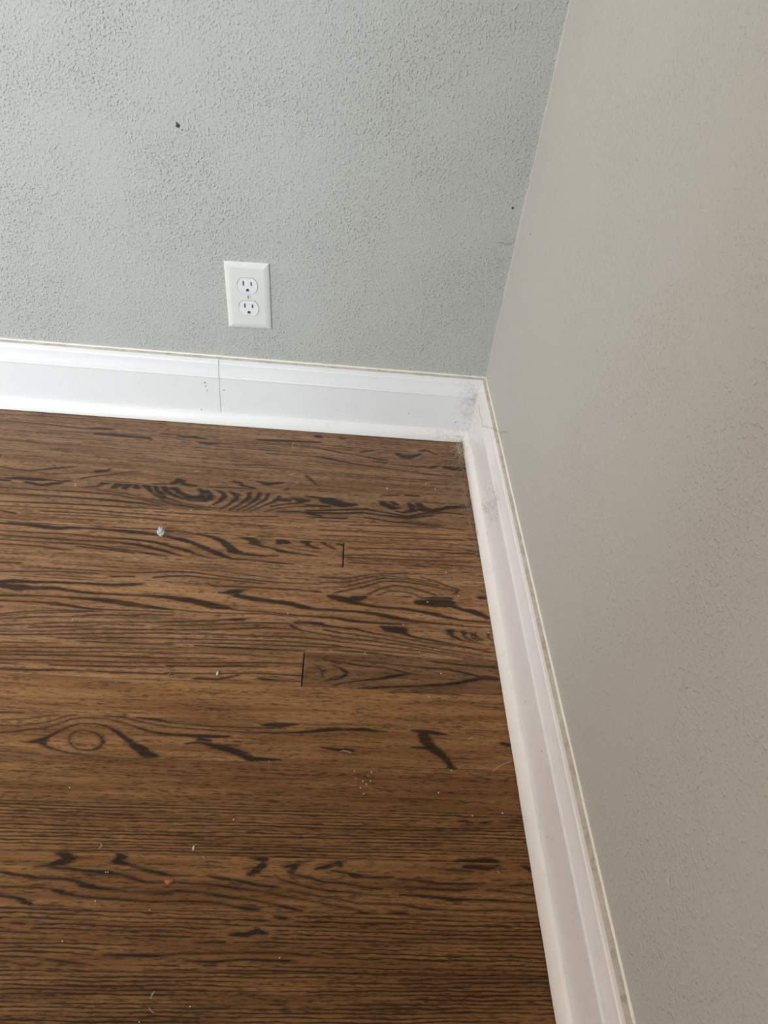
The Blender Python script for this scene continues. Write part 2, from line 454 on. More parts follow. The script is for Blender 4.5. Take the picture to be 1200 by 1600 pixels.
FIGURE = {   # dark grain figure of each row: strokes of (x, y, half width) in mm on the floor
    -10: [
        [(-861, -35.6, 0.83), (-742, -32.9, 1.05), (-570, -30.5, 0.85)],
        [(-294, -34.8, 4.32), (-292, -35.9, 4.31)],
        [(-250, -35.1, 3.03), (-248, -35.7, 3.03)],
    ],
    -9: [
        [(-853, -56.2, 1.02), (-782, -56.8, 1.23), (-709, -62.3, 2.04), (-661, -59.3, 1.64)],
        [(-700, -59.9, 1.02), (-685, -58.0, 2.67), (-668, -57.2, 2.47), (-654, -58.4, 0.82)],
        [(-681, -74.5, 3.63), (-645, -75.0, 4.44), (-621, -76.6, 2.83), (-595, -76.2, 3.24), (-584, -79.9, 1.21)],
        [(-861, -35.6, 0.83), (-742, -32.9, 1.05), (-570, -30.5, 0.85)],
        [(-545, -63.5, 1.03), (-536, -64.9, 2.06), (-513, -63.8, 3.51), (-502, -65.9, 2.06), (-490, -67.7, 0.82)],
        [(-505, -77.1, 1.02), (-498, -79.5, 2.63), (-485, -80.5, 3.44), (-466, -77.4, 1.63), (-447, -77.5, 0.61)],
        [(-577, -61.6, 0.82), (-567, -61.2, 2.06), (-552, -60.3, 1.86), (-538, -61.0, 0.83)],
        [(-402, -57.9, 2.09), (-375, -56.7, 3.77), (-290, -52.7, 2.12)],
        [(-299, -69.6, 1.25), (-261, -77.6, 1.65), (-211, -85.4, 1.23), (-181, -90.9, 2.45), (-168, -91.9, 1.63)],
        [(-214, -74.1, 1.66), (-206, -69.1, 1.67), (-193, -66.7, 1.68)],
        [(-145, -72.4, 4.18), (-130, -78.9, 6.22), (-112, -70.6, 2.94), (-104, -65.5, 1.69)],
        [(-103, -57.0, 2.98), (-93, -53.6, 2.14), (-75, -64.3, 1.69)],
        [(-294, -34.8, 4.32), (-292, -35.9, 4.31)],
        [(-250, -35.1, 3.03), (-248, -35.7, 3.03)],
    ],
    -8: [
        [(-824, -91.4, 2.35), (-756, -92.0, 2.36)],
        [(-743, -127.2, 0.75), (-714, -123.8, 0.76)],
        [(-580, -91.9, 1.59), (-464, -94.4, 2.00), (-337, -95.7, 2.01)],
        [(-439, -133.6, 0.57), (-422, -133.3, 1.15), (-394, -130.9, 1.73), (-363, -129.7, 1.16), (-344, -129.9, 0.58)],
        [(-310, -94.4, 1.61), (-285, -96.8, 2.42), (-248, -104.6, 2.80), (-228, -109.2, 1.59), (-161, -116.8, 1.19), (-87, -124.4, 1.18), (-29, -124.1, 0.99)],
        [(-186, -97.2, 4.05), (-171, -99.1, 2.83)],
        [(-54, -90.8, 4.93), (-44, -95.8, 12.68), (-32, -95.2, 12.70)],
        [(-88, -106.0, 2.42), (-75, -96.8, 2.45), (-60, -95.5, 2.86)],
        [(-77, -96.3, 2.04), (-60, -94.3, 2.46)],
        [(-161, -102.8, 1.21), (-123, -104.7, 1.61), (-88, -105.1, 1.61)],
    ],
    -7: [
        [(-807, -181.2, 1.05), (-783, -185.9, 1.40), (-756, -187.7, 1.40), (-720, -176.3, 2.13), (-690, -169.3, 1.08)],
        [(-735, -193.2, 0.87), (-705, -189.3, 0.88), (-669, -183.5, 0.71)],
        [(-654, -180.1, 1.42), (-651, -177.5, 3.57), (-638, -173.5, 2.51), (-633, -167.4, 1.09)],
        [(-672, -197.9, 1.39), (-650, -189.4, 1.41), (-629, -184.6, 1.42), (-608, -175.1, 1.08), (-585, -168.8, 0.72)],
        [(-527, -197.0, 2.81), (-515, -188.5, 5.33), (-519, -183.4, 2.50), (-507, -195.6, 3.17), (-489, -197.6, 2.46)],
        [(-427, -181.0, 2.52), (-418, -181.9, 2.88), (-413, -188.6, 2.50), (-393, -193.8, 2.13)],
        [(-391, -175.3, 1.46), (-372, -180.6, 3.98), (-347, -175.0, 1.83)],
        [(-340, -193.7, 2.50), (-336, -187.9, 1.44)],
        [(-308, -151.5, 2.26), (-288, -175.5, 1.47)],
        [(-556, -200.0, 1.40), (-523, -195.9, 1.41)],
        [(-466, -198.5, 1.06), (-432, -196.4, 1.06), (-393, -195.9, 1.06)],
        [(-175, -190.2, 1.45), (-151, -187.8, 1.82)],
        [(-89, -151.6, 1.53), (-27, -147.0, 1.54)],
        [(-134, -186.1, 2.56), (-115, -186.0, 1.83)],
    ],
    -6: [
        [(-790, -209.3, 1.02), (-779, -209.2, 2.38), (-765, -207.2, 4.10), (-743, -207.0, 4.79), (-722, -206.8, 2.40), (-704, -207.8, 0.86)],
        [(-753, -216.5, 2.36), (-728, -220.9, 2.69), (-704, -213.1, 3.40), (-689, -204.8, 2.41)],
        [(-795, -214.7, 2.70), (-782, -215.0, 2.36)],
        [(-663, -219.3, 1.35), (-642, -215.4, 1.70), (-632, -205.5, 4.49), (-627, -200.6, 1.39)],
        [(-617, -216.3, 2.73), (-611, -208.6, 5.85), (-610, -199.6, 2.44)],
        [(-599, -215.0, 5.13), (-595, -205.2, 6.23), (-595, -200.9, 1.74)],
        [(-585, -203.0, 2.43), (-580, -212.4, 5.49)],
        [(-571, -201.5, 2.79), (-565, -207.3, 4.50), (-552, -223.5, 1.70), (-528, -234.8, 1.00)],
        [(-553, -202.4, 3.48), (-547, -216.0, 2.74), (-530, -226.4, 1.35)],
        [(-539, -204.6, 4.17), (-531, -217.9, 3.42)],
        [(-625, -199.4, 1.04), (-603, -195.6, 1.05)],
        [(-788, -232.4, 1.32), (-724, -232.6, 1.33), (-660, -231.1, 1.33), (-616, -231.8, 1.34), (-571, -239.2, 1.33), (-525, -249.8, 0.99)],
        [(-783, -247.1, 0.97), (-698, -245.3, 1.63), (-655, -246.0, 1.96), (-612, -246.7, 2.30), (-568, -249.1, 1.97), (-535, -252.5, 1.31)],
        [(-640, -223.9, 0.84), (-595, -227.9, 1.01), (-549, -240.3, 1.00)],
        [(-550, -206.6, 3.12), (-545, -220.1, 2.39), (-529, -232.3, 1.68), (-503, -241.7, 1.33), (-473, -247.2, 0.99), (-447, -249.6, 0.99)],
        [(-538, -205.3, 4.52), (-531, -216.9, 3.43), (-514, -227.4, 2.71), (-487, -234.9, 2.35), (-464, -234.4, 2.02)],
        [(-521, -207.1, 4.51), (-510, -218.2, 3.42), (-492, -226.9, 4.07), (-475, -226.8, 5.09), (-473, -212.7, 3.80), (-481, -205.4, 2.09)],
        [(-468, -208.6, 3.48), (-460, -220.2, 4.80), (-461, -228.9, 4.07), (-471, -233.4, 2.36)],
        [(-456, -203.2, 1.40), (-441, -211.2, 2.78), (-437, -219.5, 4.12), (-443, -232.2, 3.04), (-452, -241.7, 1.67)],
        [(-433, -205.1, 1.05), (-418, -214.2, 4.16), (-418, -224.6, 3.42), (-428, -239.4, 2.01), (-440, -251.3, 1.32)],
        [(-399, -205.1, 4.21), (-397, -219.0, 3.45), (-411, -237.6, 2.02), (-426, -254.3, 1.32)],
        [(-381, -204.0, 4.57), (-384, -219.4, 3.45), (-397, -236.3, 1.69), (-415, -254.3, 0.99)],
        [(-367, -204.3, 3.87), (-370, -219.8, 2.42), (-384, -235.0, 1.52), (-404, -253.9, 0.99)],
        [(-350, -210.1, 2.45), (-347, -217.5, 4.50), (-336, -218.1, 4.16), (-331, -215.8, 1.39)],
        [(-350, -217.8, 2.77), (-360, -227.5, 2.05), (-379, -241.3, 1.17), (-393, -254.5, 0.99)],
        [(-327, -212.7, 1.75), (-311, -217.4, 5.21), (-304, -216.7, 3.48)],
        [(-359, -236.0, 1.69), (-337, -228.7, 1.37), (-313, -222.8, 2.07)],
        [(-369, -250.5, 0.83), (-348, -240.0, 1.01), (-326, -234.4, 1.02), (-281, -228.3, 1.03)],
        [(-347, -248.4, 2.00), (-314, -245.1, 1.68), (-279, -252.0, 2.33)],
        [(-551, -224.2, 1.69), (-530, -239.2, 1.33), (-491, -248.9, 1.15), (-457, -254.0, 0.99)],
        [(-548, -237.6, 1.33), (-513, -247.7, 1.15), (-479, -252.8, 0.99)],
        [(-303, -205.0, 2.47), (-280, -208.0, 2.82), (-266, -213.7, 8.75), (-245, -220.3, 6.95), (-222, -219.1, 2.44)],
        [(-302, -227.7, 2.06), (-267, -227.8, 2.41)],
        [(-177, -206.6, 4.62), (-173, -213.2, 4.58), (-159, -220.6, 4.54), (-150, -219.0, 2.45)],
        [(-163, -203.4, 3.57), (-154, -211.4, 2.83)],
        [(-133, -203.9, 1.79), (-127, -214.0, 5.30), (-126, -224.4, 4.53), (-141, -231.0, 2.07), (-154, -228.9, 1.38)],
        [(-116, -205.9, 4.64), (-107, -219.1, 5.97), (-93, -221.3, 4.56), (-69, -211.9, 3.55), (-33, -204.8, 4.31)],
        [(-301, -241.3, 1.69), (-244, -234.1, 2.05), (-205, -228.6, 2.41), (-164, -235.0, 1.72), (-136, -240.9, 2.73), (-106, -229.4, 2.43), (-70, -224.2, 1.75), (-35, -226.1, 1.75)],
        [(-300, -246.4, 3.02), (-255, -243.7, 2.36), (-210, -237.7, 2.39), (-176, -241.2, 2.04), (-137, -244.3, 2.72), (-94, -233.5, 1.73)],
        [(-300, -258.0, 2.64), (-255, -257.1, 2.98), (-237, -253.8, 1.67)],
        [(-205, -249.1, 1.34), (-164, -255.3, 1.67), (-123, -254.8, 1.34), (-73, -256.8, 1.01)],
    ],
    -5: [
        [(-776, -265.5, 1.27), (-693, -262.2, 1.60), (-630, -260.9, 1.61), (-523, -259.4, 1.14)],
        [(-772, -274.9, 0.94), (-648, -272.5, 1.27), (-520, -274.8, 1.27)],
        [(-768, -285.8, 0.92), (-746, -290.0, 2.15)],
        [(-708, -281.5, 1.24), (-625, -280.0, 1.25), (-518, -284.3, 1.26)],
        [(-685, -287.4, 1.08), (-560, -285.1, 0.94)],
        [(-541, -267.1, 0.96), (-411, -266.2, 1.30), (-346, -260.0, 1.31)],
        [(-537, -286.1, 0.94), (-473, -285.0, 0.95)],
        [(-232, -269.7, 1.02), (-162, -265.0, 1.20), (-91, -263.6, 1.04)],
        [(-174, -254.0, 1.04), (-138, -256.9, 1.74), (-91, -260.1, 1.39), (-43, -264.4, 1.04)],
        [(-279, -263.8, 1.02), (-209, -260.7, 1.03)],
        [(-278, -285.7, 0.99), (-186, -280.7, 1.01), (-68, -278.6, 1.02)],
        [(-277, -297.2, 0.98), (-186, -294.0, 0.99), (-46, -288.3, 1.01)],
    ],
    -4: [
        [(-758, -312.4, 2.68), (-718, -313.0, 3.28), (-686, -316.8, 4.16), (-669, -317.8, 3.27), (-656, -313.8, 3.29), (-626, -311.7, 3.01), (-595, -311.6, 3.92), (-563, -315.8, 3.91), (-532, -317.6, 2.40), (-519, -319.5, 1.80)],
        [(-752, -329.2, 1.02), (-702, -329.8, 1.17), (-652, -327.8, 1.17), (-610, -331.6, 1.17), (-570, -331.0, 1.47), (-538, -332.7, 2.35), (-507, -337.5, 2.34)],
        [(-749, -338.8, 1.01), (-688, -340.0, 1.44), (-628, -340.0, 1.16), (-578, -339.2, 1.45), (-546, -342.4, 2.61), (-504, -352.0, 2.30)],
        [(-745, -347.4, 0.99), (-666, -348.3, 1.43), (-626, -347.8, 1.43), (-585, -351.6, 1.43), (-543, -356.8, 1.42), (-522, -359.4, 1.99), (-502, -362.0, 1.13)],
        [(-742, -356.4, 0.98), (-683, -357.1, 1.27), (-662, -359.6, 1.69), (-638, -361.3, 0.84)],
        [(-634, -352.9, 1.42), (-584, -355.8, 1.42), (-550, -359.7, 1.42)],
        [(-508, -321.0, 2.10), (-487, -325.2, 3.88), (-469, -331.2, 2.96), (-447, -341.2, 3.51), (-424, -352.6, 3.46), (-407, -359.9, 1.72), (-378, -359.8, 1.15), (-336, -362.8, 1.43), (-315, -364.0, 1.15)],
        [(-477, -310.5, 1.22), (-458, -312.8, 1.22), (-440, -316.5, 3.03), (-424, -324.3, 3.30), (-414, -334.0, 5.04), (-405, -343.6, 5.27), (-392, -348.4, 2.91), (-362, -349.8, 1.75), (-338, -347.7, 1.17)],
        [(-526, -334.7, 1.03), (-500, -341.4, 2.04), (-474, -348.0, 2.89), (-461, -354.2, 1.72), (-433, -362.1, 0.85)],
        [(-523, -347.8, 1.15), (-502, -353.3, 2.01), (-480, -359.6, 1.14)],
        [(-396, -314.1, 2.13), (-381, -315.9, 3.96), (-376, -320.1, 5.45), (-367, -328.4, 2.10)],
        [(-384, -325.3, 1.20), (-347, -332.8, 1.49), (-334, -337.6, 3.26), (-307, -341.3, 2.07), (-275, -343.7, 0.89)],
        [(-340, -321.5, 2.12), (-334, -316.4, 5.49), (-328, -318.0, 3.96), (-325, -318.7, 1.52)],
        [(-300, -314.9, 3.98), (-294, -312.8, 3.07), (-295, -320.7, 2.43), (-284, -325.8, 2.12), (-276, -327.5, 1.21)],
        [(-324, -329.3, 0.90), (-275, -335.6, 0.75)],
        [(-247, -314.7, 2.24), (-241, -316.7, 1.59)],
        [(-272, -313.9, 2.24), (-265, -318.8, 1.59), (-253, -325.7, 1.57)],
        [(-231, -322.2, 0.95), (-163, -318.0, 1.28), (-118, -315.8, 0.97), (-53, -310.2, 0.98)],
        [(-238, -338.6, 1.08), (-186, -332.6, 0.94), (-141, -333.6, 0.94), (-38, -325.0, 0.80)],
        [(-238, -343.2, 1.23), (-141, -339.8, 1.09), (-32, -337.1, 0.94)],
        [(-230, -353.3, 1.06), (-164, -352.5, 0.92)],
    ],
    -3: [
        [(-728, -393.3, 1.33), (-700, -392.4, 1.07)],
        [(-697, -399.8, 0.93), (-611, -399.0, 0.93), (-533, -398.3, 1.07), (-495, -393.9, 0.81)],
        [(-722, -410.4, 0.91), (-648, -404.6, 1.06), (-590, -404.1, 0.93)],
        [(-570, -408.7, 1.32), (-539, -406.3, 1.33)],
        [(-513, -396.6, 1.08), (-484, -391.6, 1.36), (-454, -392.0, 1.09), (-393, -398.3, 1.09), (-332, -401.8, 1.09), (-272, -401.3, 0.82)],
        [(-510, -406.0, 1.33), (-488, -401.5, 1.61), (-463, -398.8, 1.35), (-412, -402.5, 1.08), (-352, -406.1, 0.94)],
        [(-435, -411.0, 1.06), (-424, -415.6, 1.06), (-391, -414.4, 1.06), (-311, -413.8, 1.07), (-271, -416.2, 1.34)],
        [(-415, -386.2, 0.83), (-333, -395.0, 0.82)],
        [(-272, -386.4, 1.16), (-230, -386.0, 1.02), (-195, -374.5, 0.89), (-142, -368.9, 0.90)],
        [(-272, -397.9, 0.85), (-230, -393.2, 1.01), (-202, -382.3, 1.02), (-180, -376.2, 1.03), (-152, -377.0, 0.89), (-108, -382.5, 0.88)],
        [(-271, -407.8, 0.84), (-234, -403.5, 0.99), (-204, -391.2, 1.01), (-178, -381.4, 1.03), (-143, -380.7, 0.88), (-95, -390.2, 1.02)],
        [(-250, -416.0, 1.11), (-208, -401.6, 1.28), (-180, -388.0, 1.16), (-152, -385.8, 1.17), (-122, -389.3, 1.17), (-89, -395.6, 1.16), (-68, -399.7, 1.15)],
        [(-202, -415.8, 1.12), (-182, -402.5, 1.14), (-161, -395.2, 1.15), (-139, -396.4, 1.15), (-118, -403.4, 1.14), (-101, -409.3, 1.42)],
        [(-187, -415.5, 0.84), (-170, -407.3, 0.85), (-153, -406.0, 0.85), (-135, -409.0, 0.99), (-119, -417.6, 1.12)],
        [(-121, -374.6, 0.89), (-99, -381.8, 1.18), (-78, -391.8, 1.16), (-65, -396.7, 1.45), (-71, -405.6, 1.71)],
        [(-114, -417.3, 2.80), (-102, -416.3, 3.65), (-80, -414.8, 2.82)],
        [(-32, -409.9, 3.42), (-25, -409.4, 2.85)],
    ],
    -2: [
        [(-715, -429.7, 3.04), (-697, -427.0, 3.82), (-669, -427.0, 2.55), (-641, -424.9, 2.31), (-604, -423.9, 2.06), (-566, -424.4, 2.58), (-537, -421.5, 2.86), (-521, -418.9, 1.04)],
        [(-712, -436.0, 4.26), (-689, -438.1, 5.76), (-665, -437.6, 3.77), (-638, -435.6, 2.78), (-622, -438.3, 2.01), (-599, -440.9, 2.01), (-542, -441.4, 1.76), (-485, -440.6, 2.28)],
        [(-706, -453.4, 1.22), (-661, -451.3, 1.23), (-615, -451.2, 1.73), (-586, -452.2, 2.47), (-558, -454.0, 3.46), (-529, -458.2, 3.69), (-490, -461.7, 2.46)],
        [(-702, -463.1, 0.96), (-657, -462.3, 1.21), (-629, -462.8, 1.70), (-601, -467.0, 1.69)],
        [(-414, -428.1, 1.30), (-401, -427.1, 3.38), (-390, -423.6, 4.45), (-382, -420.4, 1.84), (-373, -418.4, 0.79)],
        [(-389, -430.2, 3.11), (-369, -433.9, 2.58), (-339, -438.3, 3.09), (-309, -441.3, 2.57), (-285, -446.1, 2.04)],
        [(-503, -441.6, 2.02), (-480, -441.5, 3.04), (-454, -445.3, 3.79), (-425, -449.5, 3.77), (-401, -454.2, 3.00)],
        [(-705, -454.7, 1.01), (-630, -450.5, 1.03), (-601, -451.0, 1.28), (-572, -452.1, 3.09), (-552, -454.5, 3.85), (-532, -457.5, 4.35), (-512, -460.3, 3.32), (-482, -462.6, 2.04), (-472, -463.2, 1.27)],
        [(-703, -462.7, 1.25), (-655, -462.7, 1.26), (-626, -464.2, 2.51), (-606, -466.2, 2.26), (-586, -469.1, 1.75), (-558, -469.2, 1.00), (-510, -467.9, 0.88), (-471, -468.3, 0.89)],
        [(-536, -441.5, 1.05), (-496, -440.8, 2.10), (-476, -441.2, 2.63)],
        [(-485, -441.0, 2.11), (-455, -443.6, 3.94), (-434, -448.8, 4.96), (-413, -453.9, 4.41), (-397, -455.9, 2.07), (-389, -456.9, 1.04)],
        [(-396, -432.1, 1.34), (-365, -437.2, 2.67), (-335, -439.0, 3.20), (-310, -441.3, 4.00), (-293, -446.8, 3.18), (-273, -449.4, 2.38), (-242, -448.6, 2.12)],
        [(-481, -462.5, 1.02), (-441, -465.0, 1.02), (-402, -464.8, 1.02), (-342, -462.1, 1.03), (-302, -464.5, 1.03)],
        [(-391, -457.6, 1.03), (-343, -458.9, 1.04), (-302, -461.9, 1.29), (-266, -462.6, 1.82), (-242, -463.5, 2.08)],
        [(-252, -423.5, 4.12), (-235, -427.8, 5.47), (-225, -431.2, 4.09), (-214, -434.5, 2.98), (-189, -438.2, 2.16), (-148, -439.3, 2.17), (-123, -443.0, 2.43), (-102, -446.9, 3.49), (-87, -451.3, 2.41), (-65, -455.0, 1.60), (-25, -456.4, 1.33)],
        [(-231, -430.3, 2.73), (-217, -424.3, 5.51), (-206, -420.7, 2.77)],
        [(-251, -449.2, 2.12), (-220, -448.9, 1.86), (-189, -451.6, 3.18), (-165, -456.5, 3.69), (-138, -461.3, 2.36), (-107, -463.1, 1.57), (-66, -464.3, 1.31)],
        [(-251, -462.3, 1.82), (-230, -466.1, 2.33), (-200, -468.0, 1.81), (-153, -468.2, 1.30)],
        [(-124, -425.3, 4.98), (-105, -425.4, 7.48), (-87, -424.1, 7.78), (-77, -428.9, 3.59), (-63, -434.8, 2.74), (-50, -436.6, 4.11), (-40, -441.3, 4.08), (-28, -447.2, 2.70)],
        [(-70, -465.9, 1.05), (-26, -465.6, 1.05)],
    ],
    -1: [
        [(-694, -486.1, 0.85), (-668, -480.6, 1.10), (-641, -477.0, 0.99), (-604, -474.4, 0.99), (-566, -472.8, 1.00)],
        [(-691, -493.4, 0.96), (-673, -492.1, 0.84), (-647, -487.9, 1.09), (-601, -484.8, 0.98), (-579, -480.3, 1.23), (-555, -477.9, 0.99), (-527, -477.2, 0.87), (-508, -474.4, 1.12), (-470, -473.3, 0.88)],
        [(-693, -489.3, 0.60), (-658, -482.4, 0.73), (-612, -477.5, 0.99), (-585, -474.9, 0.74)],
        [(-687, -504.5, 1.06), (-652, -500.5, 0.95), (-616, -495.7, 1.20), (-561, -491.3, 1.09), (-467, -484.8, 1.11)],
        [(-683, -514.6, 0.81), (-630, -511.1, 0.82), (-576, -504.0, 0.95), (-521, -501.6, 0.96), (-465, -496.8, 0.85)],
        [(-681, -520.3, 0.92), (-610, -514.6, 1.05), (-538, -508.8, 1.06), (-464, -503.3, 0.96)],
        [(-604, -521.4, 0.92), (-536, -515.9, 1.05), (-462, -511.9, 0.83)],
        [(-650, -506.4, 0.82), (-578, -499.3, 0.96), (-551, -493.8, 0.85), (-504, -493.2, 0.85)],
        [(-582, -524.6, 1.15), (-515, -523.8, 1.39), (-460, -522.3, 1.17)],
        [(-476, -485.1, 1.23), (-428, -480.7, 1.00), (-400, -476.7, 1.00), (-384, -475.2, 2.27), (-377, -473.9, 2.53), (-369, -472.6, 1.01)],
        [(-301, -474.7, 2.03), (-285, -473.2, 2.80), (-269, -473.9, 3.06), (-261, -477.7, 1.78), (-241, -479.7, 1.27)],
        [(-309, -479.1, 1.51), (-303, -483.7, 2.00), (-296, -485.8, 1.00)],
        [(-261, -484.8, 1.51), (-241, -488.5, 1.25)],
        [(-475, -491.3, 0.86), (-418, -486.3, 0.87), (-360, -478.7, 0.88), (-311, -476.7, 0.89)],
        [(-473, -498.6, 0.97), (-416, -494.9, 1.22), (-340, -486.1, 1.24), (-304, -486.3, 1.00), (-241, -496.0, 0.87)],
        [(-472, -504.6, 0.96), (-415, -502.2, 0.85), (-357, -502.1, 0.97), (-299, -499.7, 0.98), (-240, -503.3, 0.86)],
        [(-470, -512.9, 0.95), (-395, -510.6, 0.95), (-318, -508.2, 1.08), (-240, -510.6, 0.85)],
        [(-469, -520.0, 0.82), (-394, -516.5, 1.06), (-317, -515.4, 0.95), (-240, -514.3, 0.84)],
        [(-431, -522.4, 0.93), (-393, -522.9, 1.41), (-336, -522.5, 1.41), (-288, -522.0, 1.18)],
        [(-181, -474.5, 1.80), (-169, -478.3, 5.62), (-157, -478.6, 6.39), (-151, -483.3, 3.05), (-141, -488.4, 1.76), (-129, -491.4, 1.51), (-109, -493.9, 1.50), (-79, -499.5, 1.25), (-28, -509.9, 0.98)],
        [(-230, -480.7, 2.03), (-218, -480.7, 1.77), (-204, -484.9, 1.26), (-170, -490.2, 1.00), (-130, -496.4, 1.00), (-49, -505.1, 0.74)],
        [(-250, -479.0, 0.89), (-228, -481.4, 1.14)],
        [(-89, -474.9, 1.29), (-83, -475.3, 3.36), (-85, -479.8, 3.33), (-80, -485.8, 2.29), (-68, -491.4, 1.26), (-38, -495.8, 0.75)],
        [(-69, -475.7, 1.29), (-64, -477.7, 2.58), (-66, -482.4, 1.79), (-60, -488.3, 1.78), (-50, -492.7, 1.01)],
        [(-54, -476.0, 1.29), (-54, -480.3, 1.80), (-53, -485.4, 1.78), (-46, -491.2, 1.01)],
        [(-48, -475.6, 1.55), (-50, -480.1, 2.06), (-45, -486.1, 1.78), (-40, -490.3, 1.01)],
        [(-30, -477.5, 2.07), (-31, -482.7, 1.28), (-27, -487.5, 1.27)],
        [(-250, -487.8, 1.00), (-210, -491.5, 1.00), (-160, -498.3, 0.99), (-110, -506.4, 0.98), (-31, -516.2, 0.73)],
        [(-249, -496.5, 0.99), (-200, -499.6, 0.99), (-150, -505.1, 0.86), (-91, -513.7, 0.85), (-28, -524.4, 0.72)],
        [(-249, -503.9, 0.85), (-190, -507.6, 0.98), (-130, -512.5, 0.85), (-28, -526.8, 0.60)],
        [(-249, -511.2, 0.97), (-190, -516.0, 0.84), (-131, -518.5, 0.84)],
        [(-248, -518.4, 0.95), (-200, -520.2, 1.19), (-161, -523.9, 0.95), (-112, -529.3, 0.95)],
    ],
    0: [
        [(-677, -531.7, 0.68), (-606, -528.9, 0.57)],
        [(-674, -539.6, 0.78), (-568, -534.2, 0.91), (-458, -529.9, 0.69)],
        [(-672, -545.1, 0.66), (-610, -543.7, 1.00), (-530, -537.7, 0.90), (-457, -536.8, 0.91)],
        [(-670, -550.6, 0.88), (-582, -547.2, 1.33), (-510, -545.7, 1.12), (-456, -544.3, 0.90)],
        [(-667, -558.3, 0.87), (-624, -556.8, 0.87), (-544, -554.9, 1.10), (-454, -551.5, 0.78)],
        [(-665, -563.6, 1.07), (-646, -563.6, 0.86)],
        [(-604, -563.4, 0.86), (-524, -561.1, 0.98), (-453, -558.1, 0.88)],
        [(-662, -572.2, 1.06), (-627, -571.9, 1.49), (-575, -569.5, 1.07), (-522, -569.7, 1.08), (-451, -569.1, 1.08)],
        [(-465, -536.1, 0.68), (-373, -532.9, 0.69), (-297, -535.4, 0.58)],
        [(-464, -544.1, 0.79), (-390, -540.9, 0.68)],
        [(-462, -551.9, 0.78), (-408, -548.8, 0.67), (-334, -544.0, 1.02), (-287, -543.6, 0.80)],
        [(-461, -556.4, 1.10), (-407, -554.4, 1.11), (-370, -551.2, 1.35), (-333, -551.3, 0.68)],
        [(-459, -567.3, 1.09), (-405, -565.4, 0.88), (-350, -561.3, 0.89), (-285, -562.1, 1.11)],
        [(-422, -574.0, 1.51), (-394, -573.6, 1.30), (-368, -565.6, 1.10)],
        [(-342, -569.7, 1.53), (-322, -570.8, 1.75), (-288, -571.2, 0.88)],
        [(-265, -548.6, 0.91), (-260, -554.0, 1.35), (-256, -551.5, 0.68)],
        [(-261, -533.3, 0.93), (-239, -540.2, 1.15)],
        [(-277, -548.1, 0.57), (-265, -549.7, 0.68)],
        [(-261, -557.4, 1.57), (-260, -563.0, 0.89)],
        [(-257, -569.5, 0.88), (-239, -559.6, 0.90)],
        [(-248, -536.1, 0.93), (-209, -542.0, 1.39), (-180, -542.6, 0.92), (-157, -548.2, 1.15), (-144, -550.9, 1.14)],
        [(-144, -550.9, 0.92), (-171, -557.0, 2.49), (-183, -561.0, 1.80), (-209, -565.1, 0.89), (-235, -570.5, 0.88), (-246, -575.5, 0.87)],
        [(-219, -533.2, 0.70), (-171, -537.4, 0.70), (-132, -539.9, 0.93), (-93, -541.8, 1.17), (-70, -545.6, 1.63), (-47, -551.3, 1.15)],
        [(-47, -552.4, 2.30), (-75, -560.8, 2.49), (-95, -565.2, 2.25), (-133, -569.5, 1.33), (-181, -573.8, 1.32), (-203, -576.5, 1.97), (-213, -578.1, 1.09)],
        [(-248, -543.0, 0.69), (-236, -548.1, 1.37), (-229, -553.4, 1.81), (-230, -558.0, 2.02), (-239, -564.1, 1.11), (-247, -566.7, 0.66)],
        [(-112, -529.8, 0.95), (-72, -533.0, 1.18), (-27, -533.9, 1.19)],
        [(-43, -551.5, 3.46), (-29, -552.6, 2.77)],
    ],
    1: [
        [(-172, -580.7, 0.87), (-134, -579.4, 0.88), (-106, -579.5, 0.88), (-81, -580.0, 1.10)],
    ],
    2: [
        [(-639, -632.8, 1.15), (-615, -632.2, 0.96)],
        [(-635, -643.3, 0.75), (-604, -639.9, 0.76), (-589, -636.3, 0.86), (-573, -633.2, 0.67)],
        [(-633, -650.4, 0.74), (-601, -648.4, 0.75), (-578, -642.5, 0.76), (-564, -635.1, 0.77), (-551, -632.1, 0.77)],
        [(-629, -659.4, 1.10), (-614, -658.0, 0.92), (-599, -654.0, 0.83), (-583, -652.3, 0.93), (-566, -643.9, 0.85), (-555, -638.1, 0.77), (-539, -635.8, 0.77), (-522, -636.0, 0.67), (-512, -636.5, 0.58)],
        [(-587, -669.2, 2.71), (-580, -668.0, 3.99), (-576, -664.1, 1.82), (-566, -656.2, 1.30), (-555, -648.2, 1.13), (-543, -643.8, 0.85), (-526, -643.4, 0.95), (-514, -645.4, 1.33), (-501, -651.4, 1.69), (-487, -660.3, 2.22), (-475, -669.0, 3.29), (-464, -675.0, 4.52), (-456, -681.0, 4.66), (-448, -681.6, 2.33)],
        [(-579, -669.8, 2.71), (-573, -675.0, 1.43), (-558, -678.9, 1.25), (-546, -682.0, 1.06), (-525, -683.8, 0.71), (-500, -685.0, 0.53)],
        [(-593, -670.4, 1.44), (-602, -669.9, 0.54)],
        [(-549, -666.6, 1.27), (-550, -659.3, 0.92), (-545, -653.8, 0.65), (-534, -652.2, 0.65), (-523, -655.3, 0.84), (-515, -659.6, 1.48), (-511, -666.0, 2.38), (-513, -673.4, 1.81), (-520, -677.3, 1.08), (-532, -677.3, 0.89), (-542, -674.6, 0.90), (-548, -668.5, 1.45)],
        [(-523, -632.2, 0.58), (-497, -632.9, 1.16), (-479, -637.0, 0.96), (-456, -641.7, 0.96), (-436, -643.7, 0.67)],
        [(-508, -637.3, 0.77), (-486, -643.1, 0.76), (-472, -647.3, 1.33), (-458, -651.4, 1.13), (-442, -653.6, 1.51), (-433, -654.1, 0.94)],
